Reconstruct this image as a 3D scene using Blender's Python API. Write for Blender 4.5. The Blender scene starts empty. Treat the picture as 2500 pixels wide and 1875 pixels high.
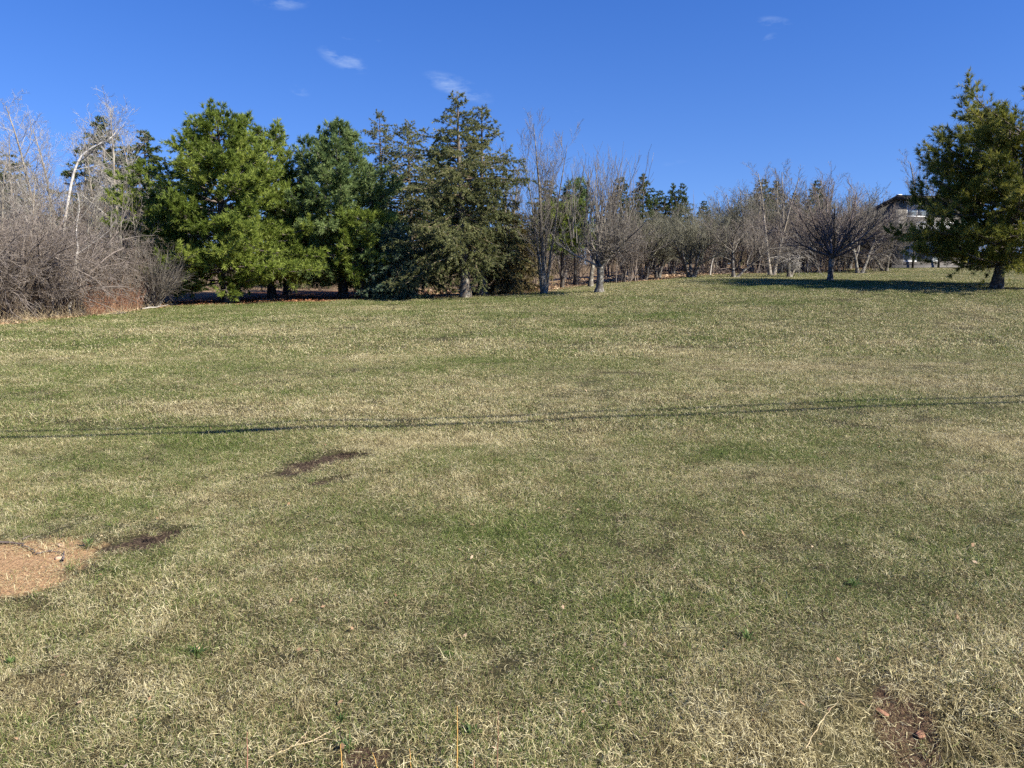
import bpy, math, random
import numpy as np
from mathutils import Vector, Quaternion

sc = bpy.context.scene
COL = sc.collection
R = math.radians

# ------------------------------------------------------------------ camera
FPX = 1880.0                      # focal length in pixels of a 2500 px wide frame
EYE = 1.9
PITCH = math.atan(287.5 / FPX)
cam_d = bpy.data.cameras.new('camera')
cam_d.sensor_width = 36.0
cam_d.lens = 36.0 * FPX / 2500.0
cam_d.clip_start = 0.05
cam_d.clip_end = 3000.0
cam = bpy.data.objects.new('camera', cam_d)
COL.objects.link(cam)
cam.location = (0, 0, EYE)
cam.rotation_euler = (math.pi / 2 - PITCH, 0, 0)
sc.camera = cam

# ------------------------------------------------------------------ light
SUN_EL, SUN_PHI = R(36.5), R(27.0)          # sun from the right, a little behind the camera
world = bpy.data.worlds.new('World')
sc.world = world
world.use_nodes = True
wn, wl = world.node_tree.nodes, world.node_tree.links
bg = wn['Background']
sky = wn.new('ShaderNodeTexSky')
sky.sky_type = 'NISHITA'
sky.sun_disc = False
sky.sun_elevation = SUN_EL
sky.sun_rotation = math.pi / 2 + SUN_PHI
sky.altitude = 0
sky.air_density = 1.0
sky.dust_density = 0.0
sky.ozone_density = 2.0
bg.inputs[1].default_value = 0.084
tc = wn.new('ShaderNodeTexCoord')
# very clear air: the sky keeps its blue almost down to the horizon
sep = wn.new('ShaderNodeSeparateXYZ')
wl.new(tc.outputs['Generated'], sep.inputs[0])
mz = wn.new('ShaderNodeMath'); mz.operation = 'MULTIPLY_ADD'
mz.inputs[1].default_value = 0.85; mz.inputs[2].default_value = 0.15
wl.new(sep.outputs[2], mz.inputs[0])
cmb = wn.new('ShaderNodeCombineXYZ')
wl.new(sep.outputs[0], cmb.inputs[0]); wl.new(sep.outputs[1], cmb.inputs[1]); wl.new(mz.outputs[0], cmb.inputs[2])
nrm = wn.new('ShaderNodeVectorMath'); nrm.operation = 'NORMALIZE'
wl.new(cmb.outputs[0], nrm.inputs[0])
wl.new(nrm.outputs[0], sky.inputs[0])
hs = wn.new('ShaderNodeHueSaturation')
hs.inputs['Hue'].default_value = 0.522
hs.inputs['Saturation'].default_value = 1.38
hs.inputs['Value'].default_value = 1.0
wl.new(sky.outputs[0], hs.inputs['Color'])

# thin high wisps of cloud, placed by direction in the sky
def sky_dir(px, py):
    u, v = (px - 1250) / FPX, (937.5 - py) / FPX
    d = Vector((u, math.cos(PITCH) + v * math.sin(PITCH), -math.sin(PITCH) + v * math.cos(PITCH)))
    return d.normalized()
cl_noise = wn.new('ShaderNodeTexNoise')
cl_noise.inputs['Scale'].default_value = 26.0
cl_noise.inputs['Detail'].default_value = 6.0
cl_noise.inputs['Roughness'].default_value = 0.62
cl_map = wn.new('ShaderNodeMapping')
cl_map.inputs['Location'].default_value = (3.3, 1.7, .4)
cl_map.inputs['Rotation'].default_value = (0, R(28), 0)
cl_map.inputs['Scale'].default_value = (0.8, 1.0, 2.4)
wl.new(tc.outputs['Generated'], cl_map.inputs['Vector'])
wl.new(cl_map.outputs[0], cl_noise.inputs['Vector'])
cl_thr = wn.new('ShaderNodeMapRange')
cl_thr.inputs['From Min'].default_value = 0.46
cl_thr.inputs['From Max'].default_value = 0.86
wl.new(cl_noise.outputs[0], cl_thr.inputs['Value'])
total = None
for px, py, ax, ay, tilt, s in [(838, 145, 44, 17, 24, 1.0), (1118, 213, 62, 18, 20, .95), (848, 84, 18, 8, 10, .6), (684, 2, 46, 14, 4, .85),
                                (732, 221, 18, 9, 20, .75), (1888, 54, 32, 9, 6, .55), (1880, 96, 13, 9, -30, .5), (1432, 278, 22, 7, 8, .5), (1210, 183, 22, 7, 10, .35), (928, 95, 8, 6, 10, .4), (1600, 400, 60, 7, -4, .16)]:
    d = sky_dir(px, py)
    a = sky_dir(px + 10 * math.cos(R(tilt)), py + 10 * math.sin(R(tilt))) - d
    a.normalize()
    b = d.cross(a)
    dots = []
    for vec, ext in ((a, ax), (b, ay)):
        dn = wn.new('ShaderNodeVectorMath'); dn.operation = 'DOT_PRODUCT'
        wl.new(tc.outputs['Generated'], dn.inputs[0]); dn.inputs[1].default_value = vec / (ext / FPX)
        sb = wn.new('ShaderNodeMath'); sb.operation = 'SUBTRACT'
        wl.new(dn.outputs['Value'], sb.inputs[0]); sb.inputs[1].default_value = d.dot(vec / (ext / FPX))
        pw = wn.new('ShaderNodeMath'); pw.operation = 'MULTIPLY'
        wl.new(sb.outputs[0], pw.inputs[0]); wl.new(sb.outputs[0], pw.inputs[1])
        dots.append(pw)
    ad = wn.new('ShaderNodeMath'); ad.operation = 'ADD'
    wl.new(dots[0].outputs[0], ad.inputs[0]); wl.new(dots[1].outputs[0], ad.inputs[1])
    front = wn.new('ShaderNodeVectorMath'); front.operation = 'DOT_PRODUCT'
    wl.new(tc.outputs['Generated'], front.inputs[0]); front.inputs[1].default_value = d
    fr = wn.new('ShaderNodeMath'); fr.operation = 'GREATER_THAN'; fr.inputs[1].default_value = 0.5
    wl.new(front.outputs['Value'], fr.inputs[0])
    mr = wn.new('ShaderNodeMapRange'); mr.interpolation_type = 'SMOOTHSTEP'
    mr.inputs['From Min'].default_value = 2.2; mr.inputs['From Max'].default_value = 0.0
    mr.inputs['To Min'].default_value = 0.0; mr.inputs['To Max'].default_value = s * .65
    wl.new(ad.outputs[0], mr.inputs['Value'])
    m2 = wn.new('ShaderNodeMath'); m2.operation = 'MULTIPLY'
    wl.new(mr.outputs[0], m2.inputs[0]); wl.new(fr.outputs[0], m2.inputs[1])
    if total is None:
        total = m2
    else:
        t2 = wn.new('ShaderNodeMath'); t2.operation = 'MAXIMUM'
        wl.new(total.outputs[0], t2.inputs[0]); wl.new(m2.outputs[0], t2.inputs[1])
        total = t2
cl_mul = wn.new('ShaderNodeMath'); cl_mul.operation = 'MULTIPLY'
wl.new(total.outputs[0], cl_mul.inputs[0]); wl.new(cl_thr.outputs[0], cl_mul.inputs[1])
cl_mix = wn.new('ShaderNodeMix'); cl_mix.data_type = 'RGBA'
wl.new(cl_mul.outputs[0], cl_mix.inputs[0])
wl.new(hs.outputs[0], cl_mix.inputs[6])
cl_mix.inputs[7].default_value = (3.9, 4.7, 5.9, 1)
wl.new(cl_mix.outputs[2], bg.inputs[0])

sun_d = bpy.data.lights.new('sun', 'SUN')
sun_d.energy = 5.0
sun_d.angle = R(0.53)
sun_d.color = (1.0, 0.93, 0.80)
sun = bpy.data.objects.new('sun', sun_d)
COL.objects.link(sun)
SUNV = Vector((math.cos(SUN_EL) * math.cos(SUN_PHI), -math.cos(SUN_EL) * math.sin(SUN_PHI), math.sin(SUN_EL)))
sun.rotation_euler = SUNV.to_track_quat('Z', 'Y').to_euler()
sun.location = (30, -10, 40)

vs = sc.view_settings
vs.view_transform = 'Standard'
vs.look = 'None'
vs.gamma = 1.0
vs.exposure = 1.15
vs.use_curve_mapping = False
sc.cycles.use_denoising = False
sc.cycles.max_bounces = 4
sc.cycles.diffuse_bounces = 2
sc.cycles.glossy_bounces = 2
sc.cycles.transmission_bounces = 3
sc.cycles.transparent_max_bounces = 8
sc.cycles.use_adaptive_sampling = True
sc.cycles.adaptive_threshold = 0.02

# ------------------------------------------------------------------ maths helpers
def ss(a, b, x):
    t = np.clip((x - a) / (b - a), 0, 1)
    return t * t * (3 - 2 * t)

_ng = np.random.default_rng(5).random((256, 256))
def noise(x, y):
    x = np.asarray(x, float); y = np.asarray(y, float)
    xi, yi = np.floor(x).astype(int), np.floor(y).astype(int)
    fx, fy = x - xi, y - yi
    fx = fx * fx * (3 - 2 * fx); fy = fy * fy * (3 - 2 * fy)
    g = lambda i, j: _ng[i & 255, j & 255]
    return (g(xi, yi) * (1 - fx) + g(xi + 1, yi) * fx) * (1 - fy) + (g(xi, yi + 1) * (1 - fx) + g(xi + 1, yi + 1) * fx) * fy - .5

def G(x, y):
    """height of the ground"""
    x = np.asarray(x, float); y = np.asarray(y, float)
    r = .25 + .75 * ss(-6, 14, x)
    h = 1.25 * ss(14, 45, y) + .03 * np.clip(y - 45, 0, 30)
    z = r * h
    near = 1 - ss(22, 40, y)
    z = z + near * .10 * noise(x / 4.5, y / 4.5 + 3) + .05 * noise(x / 1.2 + 7, y / 1.2) * (1 - ss(8, 13, y)) + .010 * noise(x / .5, y / .5) * (1 - ss(5, 8, y))
    z = z + .25 * noise(x / 17 + 2, y / 17) * ss(16, 30, y) * (1 - ss(60, 80, y))
    # the ditch bank between the lawn and the road shoulder
    yb = 2.75 + .55 * ss(.3, 1.7, x) + .35 * noise(x / .55 + 31, 3.3)
    s = np.clip(yb - y, 0, 1.5)
    z = z - .62 * s * ss(0, .45, s)
    z = z + 1.15 * ss(1.3, .2, y)
    return z

def g1(x, y):
    return float(G(x, y))

def ray(px, py):
    u, v = (px - 1250) / FPX, (937.5 - py) / FPX
    return np.array([u, math.cos(PITCH) + v * math.sin(PITCH), -math.sin(PITCH) + v * math.cos(PITCH)])

def hit(px, py, tmax=140):
    """where the line of sight through a photo pixel meets the ground"""
    d = ray(px, py)
    t = np.concatenate([np.arange(1.5, 20, .01), np.arange(20, tmax, .05)])
    p = d[None, :] * t[:, None]
    below = (p[:, 2] + EYE) < G(p[:, 0], p[:, 1])
    i = int(np.argmax(below)) if below.any() else len(t) - 1
    return float(p[i, 0]), float(p[i, 1])

def spot(px, dist):
    """ground point at depth dist in the column of photo pixel px"""
    x = (px - 1250) / FPX * dist
    for _ in range(4):
        z = g1(x, dist)
        w = dist * math.cos(PITCH) - (z - EYE) * math.sin(PITCH)
        x = (px - 1250) / FPX * w
    return x, dist

def height_to(px, py, dist):
    """world z of photo row py at depth dist"""
    d = ray(px, py)
    return EYE + d[2] / d[1] * dist

def nz(v):
    return v / np.maximum(np.linalg.norm(v, axis=-1, keepdims=True), 1e-9)

# ------------------------------------------------------------------ mesh helpers
def mesh_np(name, V, quads=None, tris=None, attrs=None, smooth=False):
    me = bpy.data.meshes.new(name)
    V = np.ascontiguousarray(V, dtype=np.float32)
    nq = 0 if quads is None else len(quads)
    nt = 0 if tris is None else len(tris)
    me.vertices.add(len(V))
    me.vertices.foreach_set('co', V.ravel())
    loops = []
    if nq: loops.append(np.asarray(quads, np.int32).ravel())
    if nt: loops.append(np.asarray(tris, np.int32).ravel())
    if loops:
        lv = np.concatenate(loops)
        me.loops.add(len(lv))
        me.loops.foreach_set('vertex_index', lv)
        starts = np.concatenate([np.arange(nq) * 4, nq * 4 + np.arange(nt) * 3]).astype(np.int32)
        me.polygons.add(nq + nt)
        me.polygons.foreach_set('loop_start', starts)
        if smooth:
            me.polygons.foreach_set('use_smooth', np.ones(nq + nt, dtype=bool))
    for k, a in (attrs or {}).items():
        at = me.attributes.new(k, 'FLOAT', 'POINT')
        at.data.foreach_set('value', np.ascontiguousarray(a, dtype=np.float32))
    me.update(calc_edges=True)
    return me

def ob(name, me, mat=None, parent=None):
    o = bpy.data.objects.new(name, me)
    COL.objects.link(o)
    if mat is not None and me is not None and not me.materials:
        me.materials.append(mat)
    if parent is not None:
        o.parent = parent
    return o

def empty(name, loc, rz=0.0, s=1.0):
    o = bpy.data.objects.new(name, None)
    COL.objects.link(o)
    o.location = loc
    o.rotation_euler = (0, 0, rz)
    o.scale = (s, s, s) if not isinstance(s, tuple) else s
    o.empty_display_size = .3
    return o

def tag(o, label, cat, group=None):
    o['label'] = label
    o['category'] = cat
    if group: o['group'] = group
    return o

def stuff(o, label, cat):
    o['kind'] = 'stuff'
    o['label'] = label
    o['category'] = cat
    return o

class Geo:
    """collects vertices, quads, tris and a per-vertex random value"""
    def __init__(s):
        s.v, s.q, s.t, s.r, s.n = [], [], [], [], 0
    def add(s, V, q=None, t=None, r=None):
        if q is not None and len(q): s.q.append(np.asarray(q) + s.n)
        if t is not None and len(t): s.t.append(np.asarray(t) + s.n)
        s.v.append(np.asarray(V, float))
        s.r.append(np.zeros(len(V)) if r is None else np.broadcast_to(r, (len(V),)))
        s.n += len(V)
    def mesh(s, name, smooth=False):
        return mesh_np(name, np.concatenate(s.v), np.concatenate(s.q) if s.q else None,
                       np.concatenate(s.t) if s.t else None, {'rnd': np.concatenate(s.r)}, smooth)

def tubes(geo, pts, rad, sides=3, rnd=None, rng=None):
    """pts (N,k,3), rad (N,k): N tapered tubes"""
    N, k, _ = pts.shape
    if N == 0: return
    tan = np.empty_like(pts)
    tan[:, 1:-1] = pts[:, 2:] - pts[:, :-2]
    tan[:, 0] = pts[:, 1] - pts[:, 0]
    tan[:, -1] = pts[:, -1] - pts[:, -2]
    tan = nz(tan)
    ref = np.where(np.abs(tan[:, :1, 2:3]) < .9, np.array([0, 0, 1.]), np.array([1., 0, 0]))
    a = nz(np.cross(tan, np.broadcast_to(ref, tan.shape)))
    b = np.cross(tan, a)
    ang = np.arange(sides) * 2 * math.pi / sides
    V = pts[:, :, None, :] + rad[:, :, None, None] * (a[:, :, None, :] * np.cos(ang)[:, None] + b[:, :, None, :] * np.sin(ang)[:, None])
    base = (np.arange(N) * k * sides)[:, None, None]
    i = np.arange(k - 1)[None, :, None] * sides
    j = np.arange(sides)[None, None, :]
    j2 = (j + 1) % sides
    Q = np.stack([base + i + j, base + i + j2, base + i + sides + j2, base + i + sides + j], -1).reshape(-1, 4)
    if rnd is None:
        rnd = np.random.default_rng(N).random(N)
    geo.add(V.reshape(-1, 3), Q, None, np.repeat(rnd, k * sides))

def grow(P, D, L, R0, R1, nseg, rng, up=0.0, wob=.1, bend=0.0):
    """polylines from P along D; up turns them skywards, bend changes that towards the tip"""
    N = len(P)
    pts = np.empty((N, nseg + 1, 3)); pts[:, 0] = P
    d = nz(D.copy()); p = P.copy()
    for i in range(nseg):
        f = (i + .5) / nseg
        d = d + rng.normal(0, wob, (N, 3)) / math.sqrt(nseg) * 1.6
        d[:, 2] += (up + bend * (f - .5) * 2) / nseg
        d = nz(d)
        p = p + d * (L / nseg)[:, None]
        pts[:, i + 1] = p
    t = np.linspace(0, 1, nseg + 1)[None, :]
    rad = R0[:, None] * (1 - t) + R1[:, None] * t
    return pts, rad

def spawn(pts, rad, L, n, t0, t1, ang, angsd, lenf, rng, taper=.6, rf=.6, flat=0.0, lensd=.25, minz=None):
    """n children on every parent polyline"""
    N, k, _ = pts.shape
    t = t0 + (t1 - t0) * (np.arange(n)[None, :] + rng.random((N, n))) / n
    fi = np.clip(t * (k - 1), 0, k - 1.0001)
    i = fi.astype(int); f = (fi - i)[..., None]
    rows = np.arange(N)[:, None]
    p = pts[rows, i] * (1 - f) + pts[rows, i + 1] * f
    tan = nz(pts[rows, i + 1] - pts[rows, i])
    r = rad[rows, i] * (1 - f[..., 0]) + rad[rows, i + 1] * f[..., 0]
    q = rng.normal(0, 1, (N, n, 3))
    q[..., 2] *= (1 - flat)
    perp = q - (q * tan).sum(-1, keepdims=True) * tan
    perp = nz(perp)
    a = np.radians(rng.normal(ang, angsd, (N, n)))[..., None]
    d = nz(tan * np.cos(a) + perp * np.sin(a))
    l = lenf * L[:, None] * (1 - taper * t) * np.clip(rng.normal(1, lensd, (N, n)), .35, 1.8)
    return p.reshape(-1, 3), d.reshape(-1, 3), l.ravel(), (r * rf).ravel()

def needles(geo, P, D, n, length, width, spread, rng, up=0.0, rnd=None, along=0.0):
    """n thin blades at every point P fanned about D"""
    N = len(P)
    d = D[:, None, :] + rng.normal(0, spread, (N, n, 3))
    d[..., 2] += up
    d = nz(d)
    l = length * rng.uniform(.7, 1.25, (N, n, 1))
    side = nz(np.cross(d, rng.normal(0, 1, (N, n, 3)))) * (width / 2)
    p = P[:, None, :] + d * l * .15
    V = np.stack([p - side, p + side, p + d * l], 2).reshape(-1, 3)
    T = np.arange(N * n * 3).reshape(-1, 3)
    if rnd is None: rnd = rng.random(N)
    rr = np.repeat(np.clip(rnd[:, None] + rng.normal(0, .08, (N, n)), 0, 1).ravel(), 3)
    geo.add(V, None, T, rr)

# ------------------------------------------------------------------ materials
MATS = {}
def new_mat(name):
    m = bpy.data.materials.new(name); m.use_nodes = True
    nt = m.node_tree
    b = nt.nodes['Principled BSDF']
    b.inputs['Specular IOR Level'].default_value = .2
    b.inputs['Roughness'].default_value = .8
    return m, nt, b

def ramp(nt, stops, interp='LINEAR'):
    r = nt.nodes.new('ShaderNodeValToRGB')
    r.color_ramp.interpolation = interp
    e = r.color_ramp.elements
    while len(e) < len(stops): e.new(.5)
    for k, (p, c) in enumerate(stops):
        e[k].position = p; e[k].color = (*c, 1)
    return r

def foliage_mat(name, dark, mid, light, transl=.32, rough=.5):
    m, nt, b = new_mat(name)
    at = nt.nodes.new('ShaderNodeAttribute'); at.attribute_name = 'rnd'
    rp = ramp(nt, [(0, dark), (.5, mid), (1, light)])
    nt.links.new(at.outputs['Fac'], rp.inputs[0])
    nt.links.new(rp.outputs[0], b.inputs['Base Color'])
    b.inputs['Roughness'].default_value = rough
    tr = nt.nodes.new('ShaderNodeBsdfTranslucent')
    nt.links.new(rp.outputs[0], tr.inputs[0])
    mx = nt.nodes.new('ShaderNodeMixShader'); mx.inputs[0].default_value = transl
    nt.links.new(b.outputs[0], mx.inputs[1]); nt.links.new(tr.outputs[0], mx.inputs[2])
    nt.links.new(mx.outputs[0], nt.nodes['Material Output'].inputs[0])
    return m

def bark_mat(name, c0, c1, c2=None, scale=9.0, stretch=.25, bump=.6):
    """rough bark: c0 furrows, c1 ridges, c2 lichen blotches"""
    m, nt, b = new_mat(name)
    tcn = nt.nodes.new('ShaderNodeTexCoord')
    mp = nt.nodes.new('ShaderNodeMapping'); mp.inputs['Scale'].default_value = (1, 1, stretch)
    nt.links.new(tcn.outputs['Object'], mp.inputs[0])
    n1 = nt.nodes.new('ShaderNodeTexNoise'); n1.inputs['Scale'].default_value = scale
    n1.inputs['Detail'].default_value = 5; n1.inputs['Roughness'].default_value = .65
    nt.links.new(mp.outputs[0], n1.inputs[0])
    rp = ramp(nt, [(.33, c0), (.66, c1)])
    nt.links.new(n1.outputs[0], rp.inputs[0])
    out = rp.outputs[0]
    if c2 is not None:
        n2 = nt.nodes.new('ShaderNodeTexNoise'); n2.inputs['Scale'].default_value = scale * .7
        n2.inputs['Detail'].default_value = 4
        nt.links.new(tcn.outputs['Object'], n2.inputs[0])
        r2 = ramp(nt, [(.5, (0, 0, 0)), (.62, (1, 1, 1))])
        nt.links.new(n2.outputs[0], r2.inputs[0])
        mx = nt.nodes.new('ShaderNodeMix'); mx.data_type = 'RGBA'
        nt.links.new(r2.outputs[0], mx.inputs[0]); nt.links.new(out, mx.inputs[6]); mx.inputs[7].default_value = (*c2, 1)
        out = mx.outputs[2]
    nt.links.new(out, b.inputs['Base Color'])
    bp = nt.nodes.new('ShaderNodeBump'); bp.inputs['Strength'].default_value = bump; bp.inputs['Distance'].default_value = .03
    nt.links.new(n1.outputs[0], bp.inputs['Height']); nt.links.new(bp.outputs[0], b.inputs['Normal'])
    b.inputs['Roughness'].default_value = .9
    return m

def twig_mat(name, a, b_, c):
    m, nt, b = new_mat(name)
    at = nt.nodes.new('ShaderNodeAttribute'); at.attribute_name = 'rnd'
    rp = ramp(nt, [(0, a), (.55, b_), (1, c)])
    nt.links.new(at.outputs['Fac'], rp.inputs[0])
    nt.links.new(rp.outputs[0], b.inputs['Base Color'])
    b.inputs['Roughness'].default_value = .7
    return m

def plain_mat(name, c, rough=.8, var=.25, scale=6.0, spec=.2):
    m, nt, b = new_mat(name)
    tcn = nt.nodes.new('ShaderNodeTexCoord')
    n1 = nt.nodes.new('ShaderNodeTexNoise'); n1.inputs['Scale'].default_value = scale; n1.inputs['Detail'].default_value = 6
    nt.links.new(tcn.outputs['Object'], n1.inputs[0])
    rp = ramp(nt, [(.3, tuple(v * (1 - var) for v in c)), (.7, tuple(min(1, v * (1 + var)) for v in c))])
    nt.links.new(n1.outputs[0], rp.inputs[0]); nt.links.new(rp.outputs[0], b.inputs['Base Color'])
    b.inputs['Roughness'].default_value = rough; b.inputs['Specular IOR Level'].default_value = spec
    return m

M_PINE = foliage_mat('pine_needles', (0.076, 0.110, 0.019), (0.167, 0.224, 0.039), (0.330, 0.378, 0.081))
M_PINE_BLUE = foliage_mat('pine_needles_bluish', (0.074, 0.118, 0.042), (0.150, 0.214, 0.072), (0.276, 0.344, 0.133))
M_PINE_OLIVE = foliage_mat('pine_needles_olive', (0.070, 0.084, 0.014), (0.163, 0.179, 0.031), (0.363, 0.337, 0.078))
M_SPRUCE = foliage_mat('spruce_needles', (.075, .090, .034), (.155, .172, .068), (.275, .275, .125))
M_SPRUCE_BLUE = foliage_mat('spruce_needles_blue', (0.083, 0.128, 0.068), (0.135, 0.195, 0.115), (0.210, 0.270, 0.169))
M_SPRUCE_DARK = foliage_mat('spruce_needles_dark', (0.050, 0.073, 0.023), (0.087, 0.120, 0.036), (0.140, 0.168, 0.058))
M_SPRUCE_DRY = foliage_mat('spruce_needles_drying', (0.119, 0.098, 0.043), (0.182, 0.156, 0.066), (0.266, 0.221, 0.102))
M_BARK_PINE = bark_mat('bark_pine', (.022, .018, .015), (.085, .070, .058), (.14, .13, .112), 10)
M_BARK_SPRUCE = bark_mat('bark_spruce', (.045, .035, .028), (.17, .14, .115), (.25, .235, .20), 12)
M_BARK_LICHEN = bark_mat('bark_lichen', (.04, .036, .03), (.14, .125, .105), (.24, .235, .205), 14)
M_BARK_GREY = bark_mat('bark_grey', (0.058, 0.050, 0.040), (0.166, 0.148, 0.117), (0.255, 0.239, 0.195), 9)
M_BARK_DARK = bark_mat('bark_dark', (.035, .030, .027), (.13, .115, .10), (.24, .23, .20), 9)
M_BARK_PALE = bark_mat('bark_poplar', (0.150, 0.130, 0.101), (0.390, 0.355, 0.295), (0.225, 0.185, 0.137), 5)
M_BARK_WHITE = bark_mat('bark_birch', (.30, .27, .24), (.72, .69, .63), None, 6, 1.4)
M_TW_GREY = twig_mat('twig_grey', (0.086, 0.074, 0.061), (0.155, 0.136, 0.114), (0.253, 0.232, 0.195))
M_TW_LICHEN = twig_mat('twig_lichen', (0.080, 0.077, 0.053), (0.148, 0.144, 0.101), (0.246, 0.239, 0.174))
M_TW_PURPLE = twig_mat('twig_purple', (.100, .082, .068), (.180, .150, .127), (.31, .27, .232))
M_TW_DARK = twig_mat('twig_dark', (.085, .068, .06), (.155, .125, .11), (.27, .23, .205))
M_TW_PALE = twig_mat('twig_pale', (0.187, 0.169, 0.147), (0.317, 0.295, 0.262), (0.446, 0.425, 0.378))
M_TW_RED = twig_mat('twig_red', (.20, .085, .055), (.34, .17, .105), (.46, .30, .18))
M_TW_BROWN = twig_mat('twig_brown', (0.090, 0.066, 0.048), (0.180, 0.136, 0.096), (0.288, 0.229, 0.160))
M_STRAW = twig_mat('dead_straw', (.26, .19, .11), (.44, .35, .21), (.60, .51, .33))

# ------------------------------------------------------------------ ground: where lawn, woodland floor and bare soil lie
# the edge of the mown lawn, as depths along lines of sight
_b = [(-700, 835), (-300, 812), (0, 794), (120, 783), (250, 770), (420, 748), (600, 743), (800, 737), (1000, 727), (1130, 724), (1230, 722), (1340, 714), (1470, 692), (1600, 686), (1720, 675), (1900, 668), (2060, 663)]
_bu, _by = [], []
for px, py in _b:
    x, y = hit(px, py)
    _bu.append(x / y); _by.append(min(y, 62))
_bu += [.47, .52, .9]; _by += [62, 70, 90]
def edge_depth(x, y):
    u = x / np.maximum(y, .1)
    return np.interp(u, _bu, _by) + 1.2 * noise(u * 60, 1.5) + .7 * noise(u * 170, 5.5)

SOIL = []      # (x, y, rx, ry, angle, kind)   kind 0 sandy, 1 mud, 2 raw red earth
def soil(px, py, rx, ry, ang, kind):
    x, y = hit(px, py)
    SOIL.append((x, y, rx, ry, R(ang), kind))
soil(25, 1372, .45, .38, 10, 0)
soil(150, 1335, .16, .10, 20, 0)
soil(345, 1324, .23, .10, 38, 1)
soil(392, 1300, .15, .07, 30, 1)
soil(800, 1124, .36, .14, 28, 1)
soil(850, 1108, .20, .10, 10, 1)
soil(815, 1170, .16, .06, 20, 1)
soil(735, 1145, .16, .06, 35, 1)
soil(2180, 1730, .07, .13, -30, 2)
soil(2240, 1820, .07, .13, -30, 2)
soil(895, 1850, .08, .06, 0, 2)
soil(20, 1425, .30, .16, 0, 0)
def soil_val(x, y, kind):
    v = np.zeros(np.shape(x))
    for (cx, cy, rx, ry, a, k) in SOIL:
        if k != kind: continue
        dx, dy = x - cx, y - cy
        p = (dx * math.cos(a) + dy * math.sin(a)) / rx
        q = (-dx * math.sin(a) + dy * math.cos(a)) / ry
        v = np.maximum(v, np.exp(-.7 * (p * p + q * q)))
    return v

GREEN = []     # fresh green or dry places in the lawn: x, y, rx, ry, amount
for px, py, rx, ry, a in [(1450, 796, 1.1, .7, .55), (1370, 832, .8, .9, .35), (1390, 860, .7, .5, .35), (1210, 880, .9, .6, .38), (1020, 905, 1.0, .35, .3), (1860, 855, 1.0, .6, .35), (2050, 862, .6, .4, .3),
                          (2130, 988, .75, .22, .65), (2250, 975, .5, .12, .3), (2180, 1090, .7, .3, .35), (1800, 1105, .5, .3, .3), (700, 962, .7, .2, .3), (560, 1044, .55, .10, .5), (420, 1050, .6, .10, .35),
                          (480, 1590, .18, .12, .45), (1200, 1290, 1.0, .6, .25), (900, 1240, .6, .3, .2), (1900, 740, 5, .8, .3), (1650, 770, 3, 1.0, .25), (600, 765, 6, 1.0, .25), (150, 815, 4, .6, .35), (350, 780, 4, .5, .3),
                          (420, 990, 1.3, .5, -.4), (480, 1010, 1.0, .3, -.35), (1150, 1075, 1.2, .5, -.35), (900, 1090, .9, .4, -.3), (1750, 960, 2.0, .7, -.3), (2300, 930, 1.6, .5, -.3), (1900, 900, 2.2, .6, -.25),
                          (2350, 1080, .8, .3, -.35), (1000, 1080, .7, .3, -.3), (1800, 1790, .5, .3, -.35), (2200, 1780, .8, .5, -.25), (1300, 1840, 1.2, .2, -.08), (300, 1660, .6, .2, -.15), (2250, 800, 4, 1.2, -.2),
                          (520, 1100, 1.2, .5, .15), (120, 1050, .8, .25, .2), (120, 1130, .9, .3, .2), (260, 1240, .6, .2, .25), (250, 1400, .35, .15, .35), (1700, 1230, 1.2, .5, .15), (2250, 1480, .6, .3, .2), (1560, 1480, .4, .2, .2)]:
    x, y = hit(px, py)
    GREEN.append((x, y, rx, ry, a))
def green_bias(x, y):
    v = np.zeros(np.shape(x))
    for cx, cy, rx, ry, a in GREEN:
        v += a * np.exp(-(((x - cx) / rx) ** 2 + ((y - cy) / ry) ** 2))
    v += .34 * noise(x / 2.6 + 11, y / 1.6 + 4) + .34 * noise(x / 6 + 1, y / 2.2 + 9) + .15 * noise(x / .9 + 3, y / .7 + 8) + .10 * ss(16, 30, y) + .06 * ss(4.5, 2.6, y)
    return v

def lawn_frac_nodes(nt):
    """share of green blades at a place"""
    geo = nt.nodes.new('ShaderNodeNewGeometry')
    prev = None
    for sc_, amp in ((.45, .75), (1.7, .70), (6.5, .60)):
        n = nt.nodes.new('ShaderNodeTexNoise'); n.inputs['Scale'].default_value = sc_; n.inputs['Detail'].default_value = 2
        nt.links.new(geo.outputs['Position'], n.inputs[0])
        ma = nt.nodes.new('ShaderNodeMath'); ma.operation = 'MULTIPLY_ADD'
        nt.links.new(n.outputs[0], ma.inputs[0]); ma.inputs[1].default_value = amp
        if prev is None: ma.inputs[2].default_value = .395 - .5 * 2.05
        else: nt.links.new(prev.outputs[0], ma.inputs[2])
        prev = ma
    return geo, prev

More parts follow.
